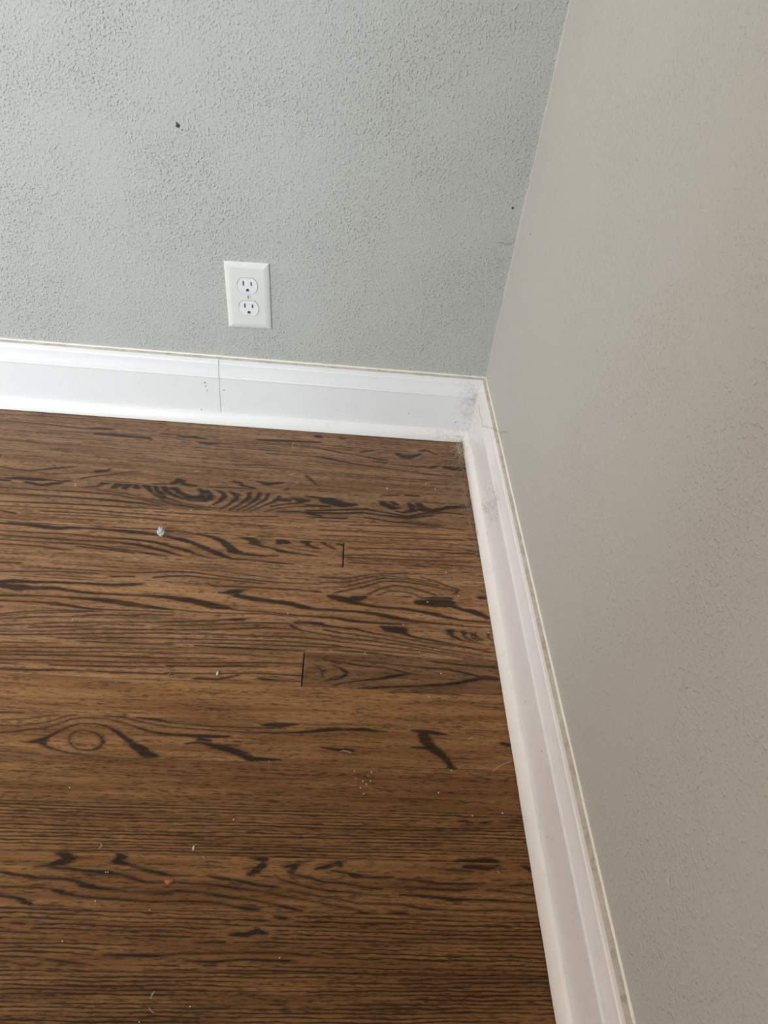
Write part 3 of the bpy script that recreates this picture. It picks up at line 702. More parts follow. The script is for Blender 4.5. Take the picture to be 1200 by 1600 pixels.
        [(-480, -633.1, 0.97), (-461, -634.2, 1.94), (-437, -637.9, 0.97)],
        [(-621, -682.8, 0.88), (-605, -683.2, 0.70), (-576, -684.5, 0.70)],
        [(-444, -637.7, 0.77), (-393, -640.4, 0.87), (-341, -640.4, 0.97), (-306, -638.8, 1.17)],
        [(-328, -635.8, 1.57), (-314, -634.8, 2.95), (-301, -634.2, 2.76), (-286, -632.5, 0.79)],
        [(-443, -643.6, 0.86), (-400, -645.4, 0.86), (-357, -646.5, 0.86), (-306, -645.6, 0.97), (-280, -643.5, 1.55), (-254, -639.4, 2.55), (-236, -637.6, 2.56)],
        [(-441, -653.5, 1.51), (-416, -653.7, 1.51), (-399, -654.5, 2.45), (-373, -653.8, 1.51), (-367, -652.7, 0.76)],
        [(-417, -664.7, 0.74), (-402, -662.2, 1.86), (-392, -663.7, 2.23), (-380, -666.9, 3.14), (-362, -670.8, 3.68), (-350, -674.9, 4.02), (-339, -680.9, 3.26), (-319, -681.0, 2.36), (-304, -680.7, 0.91)],
        [(-401, -658.4, 2.25), (-389, -659.8, 1.50)],
        [(-383, -665.2, 0.93), (-355, -664.0, 0.75)],
        [(-320, -670.0, 0.55), (-314, -666.0, 0.47)],
        [(-256, -662.6, 1.13), (-244, -664.0, 1.88), (-235, -665.5, 2.07)],
        [(-279, -632.6, 0.59), (-236, -633.2, 0.60)],
        [(-228, -637.6, 1.97), (-207, -636.7, 2.57), (-193, -638.0, 1.98), (-177, -638.5, 0.59)],
        [(-143, -635.4, 1.99), (-128, -636.1, 2.79), (-114, -638.1, 2.19), (-103, -638.6, 1.00)],
        [(-132, -640.8, 5.94), (-129, -648.6, 6.45), (-124, -657.1, 4.81), (-114, -664.3, 4.19), (-106, -672.4, 3.38), (-101, -681.6, 2.96), (-96, -685.1, 1.84)],
        [(-147, -658.0, 1.34), (-133, -658.4, 1.92)],
        [(-228, -663.3, 1.13), (-219, -664.8, 1.51)],
        [(-33, -648.4, 2.36), (-26, -650.0, 2.36)],
    ],
    4: [
        [(-132, -792.2, 1.59), (-119, -792.3, 1.11)],
        [(-105, -790.7, 1.28), (-85, -789.9, 2.08), (-70, -789.5, 2.73), (-58, -789.9, 1.29)],
        [(-100, -747.4, 0.69), (-91, -747.1, 1.22), (-81, -748.5, 0.69)],
        [(-74, -748.3, 0.87), (-67, -748.1, 1.56), (-59, -746.2, 0.52)],
    ],
    5: [
        [(-524, -793.6, 1.06), (-514, -795.2, 3.03), (-507, -798.5, 3.47), (-516, -802.5, 3.44), (-527, -805.8, 1.48), (-542, -807.7, 0.44)],
        [(-506, -797.0, 0.91), (-489, -797.0, 0.45)],
        [(-525, -808.0, 1.03), (-511, -808.4, 1.48), (-491, -810.2, 1.48), (-468, -811.5, 2.21), (-453, -813.0, 1.18), (-441, -816.4, 1.90), (-428, -819.8, 1.02), (-407, -819.7, 0.73), (-391, -818.9, 0.59)],
        [(-487, -813.8, 1.17), (-471, -813.4, 0.88)],
        [(-461, -792.7, 1.53), (-457, -795.7, 3.51), (-461, -800.4, 2.72), (-448, -803.1, 1.20), (-434, -807.3, 1.79), (-415, -810.9, 1.93), (-403, -813.0, 0.74), (-392, -813.0, 0.44)],
        [(-573, -812.8, 1.02), (-557, -815.4, 1.45), (-534, -818.1, 1.45), (-511, -818.4, 1.30), (-496, -819.8, 1.30), (-487, -824.0, 2.44), (-473, -826.6, 1.86), (-455, -827.6, 1.00), (-441, -829.5, 0.86), (-419, -829.0, 1.00), (-404, -828.7, 1.15), (-389, -826.9, 1.01)],
        [(-567, -827.2, 0.71), (-538, -826.8, 0.85), (-520, -827.9, 0.85), (-507, -830.9, 1.84), (-492, -834.1, 0.98), (-474, -835.8, 0.98), (-447, -836.7, 0.98), (-417, -838.2, 0.84), (-387, -836.9, 0.57)],
        [(-564, -835.3, 1.11), (-549, -837.0, 1.25), (-538, -840.6, 2.34), (-531, -843.3, 0.96)],
        [(-528, -843.5, 0.55), (-503, -843.8, 0.69)],
        [(-417, -831.1, 0.71), (-399, -830.0, 0.72)],
        [(-325, -793.1, 1.09), (-310, -794.3, 2.33), (-311, -799.8, 2.76), (-318, -806.8, 3.03), (-323, -809.9, 2.25)],
        [(-330, -804.0, 0.76), (-309, -802.0, 0.92)],
        [(-287, -801.5, 1.53), (-276, -798.9, 2.01), (-281, -805.9, 3.04), (-280, -809.0, 1.97)],
        [(-275, -796.5, 1.09), (-259, -794.6, 0.62)],
        [(-255, -803.0, 1.07), (-243, -799.6, 2.17), (-232, -795.8, 2.65), (-230, -799.3, 2.01)],
        [(-239, -804.2, 1.07), (-223, -806.1, 1.07), (-215, -808.2, 2.29), (-207, -808.8, 1.83)],
        [(-395, -813.1, 0.59), (-380, -812.3, 0.59)],
        [(-367, -812.5, 0.74), (-352, -814.4, 1.49), (-336, -816.2, 1.33), (-325, -818.2, 1.63), (-312, -820.4, 1.33), (-295, -821.6, 1.18)],
        [(-313, -811.2, 0.60), (-296, -812.3, 0.45), (-283, -816.5, 1.04), (-262, -821.3, 0.89), (-239, -824.5, 1.03), (-207, -825.6, 0.59)],
        [(-274, -809.6, 1.21), (-263, -811.6, 1.21), (-247, -815.7, 0.90), (-226, -816.5, 1.05), (-207, -819.3, 1.05)],
        [(-394, -819.7, 0.73), (-363, -820.5, 1.03), (-335, -823.6, 1.17), (-308, -826.7, 0.58), (-285, -830.6, 1.01), (-266, -833.1, 0.72), (-238, -837.6, 0.72), (-224, -840.2, 1.14), (-207, -842.7, 0.85)],
        [(-282, -824.7, 0.59), (-254, -829.2, 0.73), (-226, -833.0, 0.72), (-207, -836.2, 0.58)],
        [(-392, -827.7, 0.86), (-369, -828.7, 0.86), (-352, -831.2, 1.44), (-323, -834.2, 1.00), (-300, -837.3, 1.00), (-281, -841.2, 1.56), (-268, -843.8, 0.85)],
        [(-390, -836.6, 0.85), (-360, -837.4, 0.99), (-342, -839.6, 0.85), (-326, -842.8, 1.69), (-311, -843.5, 1.27)],
        [(-211, -808.9, 1.07), (-195, -810.0, 1.22), (-174, -809.2, 0.76)],
        [(-169, -811.0, 0.61), (-146, -812.0, 1.22), (-133, -813.2, 1.68), (-127, -814.6, 1.06), (-98, -814.2, 1.07), (-76, -813.2, 0.77)],
        [(-210, -819.7, 0.89), (-187, -821.1, 1.04)],
        [(-179, -819.5, 0.60), (-150, -819.3, 1.20), (-123, -820.5, 1.05), (-106, -820.9, 1.20), (-88, -819.0, 0.61)],
        [(-74, -819.5, 0.76), (-49, -821.2, 0.91), (-22, -824.4, 1.05)],
        [(-210, -826.5, 0.74), (-179, -827.7, 0.59)],
        [(-168, -826.7, 0.74), (-147, -826.7, 1.48), (-131, -828.1, 1.63), (-112, -830.0, 2.07), (-91, -829.6, 1.04), (-67, -829.8, 1.34), (-51, -831.0, 0.89), (-22, -831.1, 0.89)],
        [(-210, -835.6, 0.58), (-187, -835.8, 1.01), (-163, -836.1, 1.16), (-145, -839.4, 1.30), (-116, -840.3, 0.72), (-92, -840.5, 1.01), (-68, -839.4, 0.87), (-23, -840.7, 0.87)],
        [(-210, -844.2, 0.99), (-199, -844.3, 0.99)],
        [(-179, -844.3, 0.71), (-170, -844.1, 1.71), (-160, -844.4, 0.57)],
        [(-49, -815.1, 0.77), (-40, -814.5, 1.23), (-23, -813.1, 0.92)],
        [(-118, -800.5, 0.78), (-105, -801.0, 1.41), (-88, -801.4, 1.10)],
        [(-96, -796.8, 1.58), (-86, -796.6, 2.69), (-71, -797.5, 2.69), (-59, -794.7, 1.27)],
        [(-32, -794.5, 1.12), (-23, -798.2, 1.90)],
    ],
    6: [
        [(-544, -859.6, 1.06), (-532, -860.1, 0.93)],
        [(-451, -885.5, 0.76), (-434, -885.7, 1.14), (-413, -885.6, 1.65), (-399, -885.4, 1.27), (-378, -883.2, 0.77)],
        [(-503, -890.0, 0.87), (-489, -891.1, 1.12), (-472, -893.0, 0.87), (-465, -893.2, 0.37)],
        [(-525, -894.6, 0.62), (-515, -895.1, 0.98), (-508, -895.9, 0.49)],
        [(-336, -866.9, 0.93), (-329, -866.1, 2.01), (-320, -866.6, 2.41), (-310, -863.1, 2.43), (-302, -865.0, 1.75)],
        [(-368, -874.0, 0.66), (-341, -873.2, 1.05)],
        [(-292, -849.7, 1.67), (-284, -851.0, 1.80)],
        [(-375, -883.2, 0.77), (-347, -882.8, 0.77), (-318, -881.7, 0.91), (-282, -881.2, 0.65), (-265, -883.0, 1.04), (-252, -883.4, 0.52)],
        [(-374, -889.6, 0.89), (-346, -889.8, 1.14), (-320, -887.6, 0.90), (-295, -888.5, 1.41), (-274, -888.3, 0.90)],
        [(-356, -893.1, 1.13), (-345, -893.0, 0.88)],
    ],
}


floor = tag(box_obj('floor', (RX0 - 0.1, 0.1, RY0 - 0.1, 0.1, -0.06, -0.0195), M_SUB), kind='structure')


def seg_dist(px, py, a, b, squash=2.0):
    """distance to a tapering stroke, measured with the grain direction squashed so that ends feather along the grain"""
    ax, ay, aw = a
    bx, by, bw = b
    dx, dy = bx - ax, by - ay
    n = math.hypot(dx, dy) + 1e-9
    f = math.hypot(dy / n / squash, dx / n)
    ax, bx, px = ax / squash, bx / squash, px / squash
    dx = bx - ax
    L = dx * dx + dy * dy + 1e-9
    t = np.clip(((px - ax) * dx + (py - ay) * dy) / L, 0, 1)
    w = (aw + t * (bw - aw)) * f
    return np.hypot(px - (ax + t * dx), py - (ay + t * dy)) - w, w


def build_plank(x0, x1, k, fine, cfg, seed):
    y1, y0 = seam(k - 1), seam(k)
    gap = cfg.get('gap', 0.00022)
    y1 -= gap * 0.5
    y0 += gap * 0.5
    x0 += cfg.get('endgap', 0.0003)
    x1 -= 0.0003
    b = 0.0006
    L, W = x1 - x0, y1 - y0
    if fine:
        # fine only where the photograph looks, coarse beyond
        xf = max(0.0, min(L, -0.95 - x0))
        us = [np.linspace(b, xf, max(2, int(xf / 0.06)))[:-1]] if xf > 0.1 else []
        us.append(np.linspace(max(b, xf if xf > 0.1 else b), L - b, max(2, int((L - xf) / 0.0035))))
        us = np.concatenate(us)
        vs = np.linspace(b, W - b, 58)
    else:
        us = np.linspace(b, L - b, max(2, int(L / 0.08)))
        vs = np.linspace(b, W - b, 4)
    U = np.concatenate([[0, 0], us, [L, L]])
    Vv = np.concatenate([[0, 0], vs, [W, W]])
    zu = np.zeros(len(U))
    zv = np.zeros(len(Vv))
    zu[[0, -1]] = zv[[0, -1]] = -0.019
    zu[[1, -2]] = zv[[1, -2]] = -0.0004
    GU, GV = np.meshgrid(U, Vv, indexing='ij')
    GZ = np.minimum(zu[:, None], zv[None, :])
    co = np.stack([GU, GV, GZ], -1).reshape(-1, 3).astype(np.float32)
    nu, nv = GU.shape
    ii = np.arange(nu * nv).reshape(nu, nv)
    quads = np.stack([ii[:-1, :-1], ii[1:, :-1], ii[1:, 1:], ii[:-1, 1:]], -1).reshape(-1, 4)
    me = bpy.data.meshes.new('plank')
    me.vertices.add(len(co))
    me.vertices.foreach_set('co', co.ravel())
    me.loops.add(quads.size)
    me.loops.foreach_set('vertex_index', quads.ravel().astype(np.int32))
    me.polygons.add(len(quads))
    me.polygons.foreach_set('loop_start', np.arange(0, quads.size, 4, dtype=np.int32))
    me.update(calc_edges=True)
    X = (co[:, 0] + x0) * 1000.0
    Y = (co[:, 1] + y0) * 1000.0
    ph = co[:, 1].astype(np.float64).copy()
    # gentle drift of the grain along the board
    sl = cfg.get('slope', 0.0)
    ph += sl * (co[:, 0] - L * 0.5) + 0.004 * np.sin(co[:, 0] * 2.2 + seed)
    for (wx, wy, wa, wsx, wsy) in cfg.get('warp', ()):
        ph += 0.001 * wa * np.exp(-((X - wx) / wsx) ** 2 - ((Y - wy) / wsy) ** 2)
    dk = np.full(len(co), 30.0)
    fw = np.full(len(co), 1.0)
    if fine:
        for stroke in FIGURE.get(k, ()):
            xs = [q[0] for q in stroke]
            if max(xs) < x0 * 1000 - 5 or min(xs) > x1 * 1000 + 5:
                continue
            for a, c in zip(stroke[:-1], stroke[1:]):
                d, w = seg_dist(X, Y, a, c)
                fw = np.where(d < dk, w, fw)
                dk = np.minimum(dk, d)
    rg = np.full(len(co), cfg.get('ring', 1.0))
    rg *= np.clip((dk - 0.5) / cfg.get('clear', 5.0), 0.0, 1.0)
    for nm, arr in (('grain_phase', ph), ('figure_width', fw), ('board_warm_haze', np.full(len(co), cfg.get('warm', 0.0))),
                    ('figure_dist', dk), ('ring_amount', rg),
                    ('board_tone_shade', np.full(len(co), cfg.get('tone', 1.0))),
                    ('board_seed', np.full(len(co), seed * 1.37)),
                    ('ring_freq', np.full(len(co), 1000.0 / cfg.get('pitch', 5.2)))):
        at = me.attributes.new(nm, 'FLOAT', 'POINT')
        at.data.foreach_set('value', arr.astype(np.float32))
    o = link_mesh('plank', me, M_OAK, floor)
    o.location = (x0, y0, 0)
    return o


nseed = 0
for k in range(-10, 8):
    row = ROWS.get(k, [(-9, 9, {})])
    # the boards of this row that the photograph shows, then one more further left
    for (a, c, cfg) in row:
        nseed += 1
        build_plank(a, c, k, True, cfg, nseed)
    left = row[0][0]
    if left > RX0 + 0.05:
        nseed += 1
        build_plank(RX0, left, k, False, {'tone': random.uniform(0.9, 1.08)}, nseed)
k = 8
while seam(k) > RY0 - 0.02:
    cuts = [RX0]
    x = RX0 + random.uniform(0.5, 1.2)
    while x < -0.25:
        cuts.append(x)
        x += random.uniform(0.7, 1.3)
    cuts.append(-0.008)
    for a, c in zip(cuts[:-1], cuts[1:]):
        nseed += 1
        build_plank(a, c, k, False, {'tone': random.uniform(0.88, 1.08), 'pitch': random.uniform(4, 7)}, nseed)
    k += 1

# ------------------------------------------------------------------ walls, ceiling, windows
T = 0.12


def grid_wall(name, bm, mat):
    return tag(obj_bm(name, bm, mat), kind='structure')


wall_back = tag(box_obj('wall_back', (RX0 - T, T, 0.0, T, -0.02, RZ1), M_WALL), kind='structure')
wall_right = tag(box_obj('wall_right', (0.0, T, RY0 - T, 0.0, -0.02, RZ1), M_WALL_R), kind='structure')
ceiling = tag(box_obj('ceiling', (RX0 - T, T, RY0 - T, T, RZ1, RZ1 + 0.1), M_CEIL), kind='structure')


def wall_with_hole(name, axis, c0, c1, a0, a1, hole, mat):
    bm = bmesh.new()
    h0, h1, z0, z1 = hole
    for (p, q, r, s) in ((a0, h0, -0.02, RZ1), (h1, a1, -0.02, RZ1), (h0, h1, -0.02, z0), (h0, h1, z1, RZ1)):
        if axis == 'x':
            box(bm, p, q, c0, c1, r, s)
        else:
            box(bm, c0, c1, p, q, r, s)
    return tag(obj_bm(name, bm, mat), kind='structure')


wall_with_hole('wall_front', 'x', RY0 - T, RY0, RX0 - T, T, WIN_F, M_PLAIN_WALL)
wall_with_hole('wall_left', 'y', RX0 - T, RX0, RY0, 0.0, FILL_OPENING_L, M_PLAIN_WALL)
M_FRAME = plain('window_frame_paint', srgb(236, 236, 234), 0.4)
for n, (axis, c, hole) in enumerate((('x', RY0, WIN_F), ('y', RX0, FILL_OPENING_L)), 1):
    h0, h1, z0, z1 = hole
    w = tag(bpy.data.objects.new('window_1' if n == 1 else 'fill_opening_1', None), kind='structure')  # the second, on the left, is an added opening for the warm fill
    COL.objects.link(w)
    w.location = ((h0 + h1) / 2, c, z0) if axis == 'x' else (c, (h0 + h1) / 2, z0)
    hw = (h1 - h0) / 2
    hh = z1 - z0

    def piece(nm, p, q, r, s, d0=-0.09, d1=0.012):
        if axis == 'x':
            box_obj(nm, (p, q, d0, d1, r, s), M_FRAME, w)
        else:
            box_obj(nm, (d0, d1, p, q, r, s), M_FRAME, w)
    fn = 'window_frame' if n == 1 else 'fill_jamb'
    piece(fn, -hw, -hw + 0.045, 0.0, hh)
    piece(fn, hw - 0.045, hw, 0.0, hh)
    piece(fn, -hw, hw, hh - 0.045, hh)
    if n == 2:
        continue
    piece('window_sill', -hw - 0.04, hw + 0.04, -0.02, 0.025, -0.09, 0.05)
    piece('sash_rail', -hw, hw, hh * 0.5 - 0.02, hh * 0.5 + 0.02, -0.07, -0.03)
# unseen block added behind the viewer so the right wall darkens nearer by
shade_block = tag(box_obj('wall_shade_block', (SHADE_BLOCK_X, 0.0, RY0, SHADE_BLOCK_Y, -0.0, RZ1), M_PLAIN_WALL), kind='structure')

# caulked paint line where the two walls meet
bm = bmesh.new()
for i in range(60):
    z0 = 0.132 + i * (RZ1 - 0.132) / 60
    z1 = 0.132 + (i + 1) * (RZ1 - 0.132) / 60
    w_ = 0.0009 + 0.0016 * abs(mnoise.noise(Vector((i * 0.37, 2.0, 0.0))) * 1.6)
    box(bm, -w_ - 0.0004 * random.random(), 0.0, -w_, 0.0, z0, z1)
obj_bm('corner_caulk', bm, M_CORNER, wall_back)

# ------------------------------------------------------------------ baseboards
BASE = [(0.0005, 0.004), (0.0005, 0.1290), (0.0066, 0.1288), (0.0068, 0.1280), (0.0068, 0.1218), (0.0073, 0.1208),
        (0.0082, 0.1203), (0.0084, 0.1180), (0.0088, 0.1140), (0.0096, 0.1095), (0.0107, 0.1045), (0.0117, 0.1005),
        (0.0120, 0.0985), (0.0112, 0.0977), (0.0125, 0.0970), (0.0138, 0.0962), (0.0140, 0.0952), (0.0134, 0.0942),
        (0.0124, 0.0937), (0.0124, 0.004)]
SHOE = [(0.0118, 0.0015), (0.0118, 0.0215), (0.0132, 0.0218), (0.0150, 0.0210), (0.0166, 0.0193), (0.0185, 0.0165),
        (0.0205, 0.0130), (0.0222, 0.0090), (0.0232, 0.0050), (0.0236, 0.0015)]
LEDGE = [(0.0004, 0.1280), (0.0004, 0.1312), (0.0012, 0.1312), (0.0040, 0.1300), (0.0064, 0.1291), (0.0066, 0.1280)]
CAULK = [(-0.0005, 0.1300), (-0.0005, 0.1330), (0.0004, 0.1328), (0.0013, 0.1319), (0.0018, 0.1309), (0.0016, 0.1300)]


def wavy(seed, a_d, a_z, f):
    def j(a, i):
        n = mnoise.noise(Vector((a * f, seed, 0.3)))
        m = mnoise.noise(Vector((a * f * 3.1, seed + 5.0, 0.7)))
        return (a_d * n, a_z * m)
    return j


JX = -0.4735
bb = tag(bpy.data.objects.new('baseboard_back', None), kind='structure')
COL.objects.link(bb)
sweep('base_panel', BASE, RX0, JX - 0.00035, 'x', M_TRIM, bb)
sweep('base_panel', BASE, JX + 0.00035, 0.0, 'x', M_TRIM, bb, m1=-1.0)
sweep('shoe_molding', SHOE, RX0, 0.0, 'x', M_SHOE, bb, m1=-1.0)
sweep('ledge_grime', LEDGE, RX0, 0.0, 'x', M_LEDGE, bb, m1=-1.0)
sweep('caulk_bead', CAULK, RX0, 0.0, 'x', M_CAULK, bb, m1=-1.0, seg=220, jit=wavy(1.0, 0.0003, 0.0004, 40))
br = tag(bpy.data.objects.new('baseboard_right', None), kind='structure')
COL.objects.link(br)
sweep('base_panel', BASE, SHADE_BLOCK_Y, 0.0, 'y', M_TRIM_R, br, m1=-1.0)
sweep('shoe_molding', SHOE, SHADE_BLOCK_Y, 0.0, 'y', M_SHOE, br, m1=-1.0, seg=140, jit=wavy(3.0, 0.0004, 0.0, 30))
sweep('ledge_grime', LEDGE, SHADE_BLOCK_Y, 0.0, 'y', M_LEDGE, br, m1=-1.0)
sweep('caulk_bead', CAULK, SHADE_BLOCK_Y, 0.0, 'y', M_CAULK, br, m1=-1.0, seg=220, jit=wavy(2.0, 0.0003, 0.0004, 40))


# ------------------------------------------------------------------ wall outlet
M_PLATE = plain('plate_plastic', srgb(229, 231, 226), 0.32)
M_RECEPT = plain('receptacle_plastic', srgb(238, 238, 242), 0.28)
M_SLOT = plain('slot_shadow', (0.012, 0.012, 0.014), 0.8)
M_BRASS = plain('slot_contact', srgb(92, 88, 84), 0.5)
M_SCREW = plain('screw_paint', srgb(222, 224, 220), 0.35)

outlet = bpy.data.objects.new('wall_outlet', None)
COL.objects.link(outlet)
outlet.location = (-0.4193, 0.0, 0.2484)
outlet.rotation_euler = (0, math.radians(-1.9), 0)
tag(outlet, 'white duplex wall outlet with a rectangular cover plate on the back wall', 'outlet')


def outline_face(w, h, n=24):
    """duplex receptacle face: a circle of width w cut flat at top and bottom to height h"""
    r = w / 2
    a = math.asin((h / 2) / r)
    pts = []
    for s, e in ((-a, a), (math.pi - a, math.pi + a)):
        for i in range(n + 1):
            t = s + (e - s) * i / n
            pts.append((r * math.cos(t), r * math.sin(t)))
    return pts


def prism_xz(bm, pts, y0, y1):
    f = [bm.verts.new((x, y0, z)) for x, z in pts]
    b = [bm.verts.new((x, y1, z)) for x, z in pts]
    n = len(pts)
    bm.faces.new(f)
    bm.faces.new(b[::-1])
    for i in range(n):
        j = (i + 1) % n
        bm.faces.new((f[i], b[i], b[j], f[j]))


def boolean_cut(o, cutters):
    """cut the shapes out of the mesh and keep only the result"""
    for bmc in cutters:
        me = bpy.data.meshes.new('cut')
        bmesh.ops.recalc_face_normals(bmc, faces=bmc.faces[:])
        bmc.to_mesh(me)
        bmc.free()
        c = bpy.data.objects.new('cut', me)
        COL.objects.link(c)
        md = o.modifiers.new('cut', 'BOOLEAN')
        md.operation = 'DIFFERENCE'
        md.solver = 'EXACT'
        md.object = c
    dg = bpy.context.evaluated_depsgraph_get()
    dg.update()
    new = bpy.data.meshes.new_from_object(o.evaluated_get(dg))
    cs = [m.object for m in o.modifiers]
    o.modifiers.clear()
    o.data = new
    for c in cs:
        bpy.data.objects.remove(c, do_unlink=True)


PW, PH, PD = 0.0716, 0.1143, 0.0055
bm = bmesh.new()
rings = []
for inset, y in ((0.0, -0.0004), (0.0, -0.0016), (0.0010, -0.0029), (0.0032, -0.0041), (0.0062, -0.0050), (0.0090, -PD)):
    w, h = PW / 2 - inset, PH / 2 - inset
    rings.append([bm.verts.new((x, y, z)) for x, z in ((-w, -h), (w, -h), (w, h), (-w, h))])
for a, c in zip(rings[:-1], rings[1:]):
    for i in range(4):
        j = (i + 1) % 4
        bm.faces.new((a[i], a[j], c[j], c[i]))
bm.faces.new(rings[0][::-1])
bm.faces.new(rings[-1])
plate = obj_bm('cover_plate', bm, M_PLATE, None)
ZC = 0.0193
cuts = []
for s in (1, -1):
    b2 = bmesh.new()
    prism_xz(b2, [(x, z + s * ZC) for x, z in outline_face(0.0336, 0.0272)], -0.02, 0.02)
    cuts.append(b2)
boolean_cut(plate, cuts)
plate.parent = outlet
# dark gap behind the plate openings
bm = bmesh.new()
box(bm, -0.02, 0.02, -0.0030, -0.0008, -0.036, 0.036)
obj_bm('yoke', bm, M_SLOT, outlet)
for s in (1, -1):
    bm = bmesh.new()
    prism_xz(bm, outline_face(0.0322, 0.0260), -0.0064, -0.0014)
    r = obj_bm('receptacle', bm, M_RECEPT, None)
    cut = []
    slots = ((-0.0062, 0.0040, 0.0011, 0.0042), (0.0062, 0.0036, 0.0011, 0.0034))
    for (sx_, sz_, w_, h_) in slots:
        b2 = bmesh.new()
        box(b2, sx_ - w_, sx_ + w_, -0.02, -0.0026, sz_ - h_, sz_ + h_)
        cut.append(b2)
    gp = [(-0.0026, -0.0098), (0.0026, -0.0098)] + [(0.0026 * math.cos(i * math.pi / 10), -0.0074 + 0.0026 * math.sin(i * math.pi / 10)) for i in range(11)]
    b2 = bmesh.new()
    prism_xz(b2, gp, -0.02, -0.0026)
    cut.append(b2)
    boolean_cut(r, cut)
    r.parent = outlet
    r.location = (0, 0, s * ZC)
    for (sx_, sz_, w_, h_) in slots:
        box_obj('slot', (sx_ - w_, sx_ + w_, -0.0034, -0.0027, sz_ - h_, sz_ + h_), M_SLOT, r)
    bm = bmesh.new()
    prism_xz(bm, gp, -0.0034, -0.0027)
    obj_bm('ground_hole', bm, M_SLOT, r)
    box_obj('contact', (-0.0010, 0.0018, -0.0040, -0.0034, -0.0095, -0.0078), M_BRASS, r)
bm = bmesh.new()
prism_xz(bm, [(0.0029 * math.cos(i * math.pi / 12), 0.0029 * math.sin(i * math.pi / 12)) for i in range(24)], -0.0062, -0.0050)
sc_ = obj_bm('screw', bm, M_SCREW, outlet)
box_obj('screw_slot', (-0.00055, 0.00055, -0.0064, -0.0061, -0.0027, 0.0027), M_BRASS, sc_)

# ------------------------------------------------------------------ debris
M_LINT = plain('grey_putty', srgb(196, 198, 200), 0.85, 900.0, 0.35)
M_CRUMB = plain('pale_crumb', srgb(226, 216, 200), 0.8, 900.0, 0.2)
M_CRUMB_B = plain('amber_crumb', srgb(176, 112, 58), 0.6, 900.0, 0.3)
M_FIBRE = plain('pale_fibre', srgb(196, 184, 164), 0.8)
M_WEB = plain('dusty_web', srgb(150, 134, 110), 0.95)
M_WEB_L = plain('pale_dusty_web', srgb(188, 174, 150), 0.95)
M_MARK = plain('dark_mark', srgb(70, 68, 64), 0.9)
M_CHIP = plain('chip_plaster', srgb(206, 203, 196), 0.8)


def blob(name, loc, r, scale, seed, mat, rough=0.25, sub=2, parent=None):
    bm = bmesh.new()
    bmesh.ops.create_icosphere(bm, subdivisions=sub, radius=1.0)
    for v in bm.verts:
        n = mnoise.noise(v.co * 1.7 + Vector((seed * 3.7, seed, 0)))
        n2 = mnoise.noise(v.co * 4.1 + Vector((seed, seed * 2.1, 5)))
        v.co *= 1 + rough * n + rough * 0.5 * n2
        v.co = Vector((v.co.x * scale[0], v.co.y * scale[1], v.co.z * scale[2])) * r
    zmin = min(v.co.z for v in bm.verts)
    for v in bm.verts:
        v.co.z -= zmin
    o = obj_bm(name, bm, mat, parent)
    o.location = loc
    return o


def tube(bm, pts, r, sides=4):
    rings = []
    n = len(pts)
    for i, q in enumerate(pts):
        q = Vector(q)
        d = (Vector(pts[min(i + 1, n - 1)]) - Vector(pts[max(i - 1, 0)]))
        d = d.normalized() if d.length > 1e-9 else Vector((1, 0, 0))
        a = d.orthogonal().normalized()
        b = d.cross(a)
        rr = r * (0.55 if i in (0, n - 1) else 1.0)
        rings.append([bm.verts.new(q + (a * math.cos(t) + b * math.sin(t)) * rr)
                      for t in [2 * math.pi * s / sides for s in range(sides)]])
    for a, c in zip(rings[:-1], rings[1:]):
        for s in range(sides):
            t = (s + 1) % sides
            bm.faces.new((a[s], a[t], c[t], c[s]))
    bm.faces.new(rings[0][::-1])
    bm.faces.new(rings[-1])

LOOSE = [(-0.1685, -0.1723, 3.11), (-0.1001, -0.1517, 2.28), (-0.0841, -0.1656, 2.26), (-0.4843, -0.2593, 2.37), (-0.6758, -0.2173, 2.34), (-0.5985, -0.4893, 1.80), (-0.3136, -0.4598, 1.96), (-0.0665, -0.4097, 2.71), (-0.1135, -0.4243, 2.28), (-0.1510, -0.4696, 2.01), (-0.0295, -0.4755, 2.05), (-0.2051, -0.5216, 1.74), (-0.1306, -0.5150, 1.59), (-0.1081, -0.5094, 1.43), (-0.1031, -0.5490, 2.08), (-0.1218, -0.5857, 2.02), (-0.5314, -0.7233, 1.77), (-0.1186, -0.7148, 1.96), (-0.1011, -0.6865, 1.86), (-0.4718, -0.8387, 1.60), (-0.4173, -0.8458, 1.48), (-0.3481, -0.7534, 1.93), (-0.0461, -0.7367, 2.25), (-0.0815, -0.7408, 1.63), (-0.4923, -0.8748, 1.53), (-0.4058, -0.9382, 1.57), (-0.2858, -0.8860, 1.84), (-0.3632, -0.9262, 1.61), (-0.4692, -0.8112, 1.39), (-0.4670, -0.8112, 1.39), (-0.0810, -0.3629, 2.00), (-0.2317, -0.3813, 1.53), (-0.1487, -0.6296, 1.45), (-0.3171, -0.6835, 1.19)]
CLUSTER = [(-0.2164, -0.6917, 1.65), (-0.1968, -0.6925, 1.96), (-0.2066, -0.7040, 1.79), (-0.2028, -0.7077, 2.23), (-0.1976, -0.7036, 1.79), (-0.2095, -0.7118, 1.78), (-0.2057, -0.7194, 1.62), (-0.2148, -0.7011, 1.19), (-0.2006, -0.6974, 1.20)]
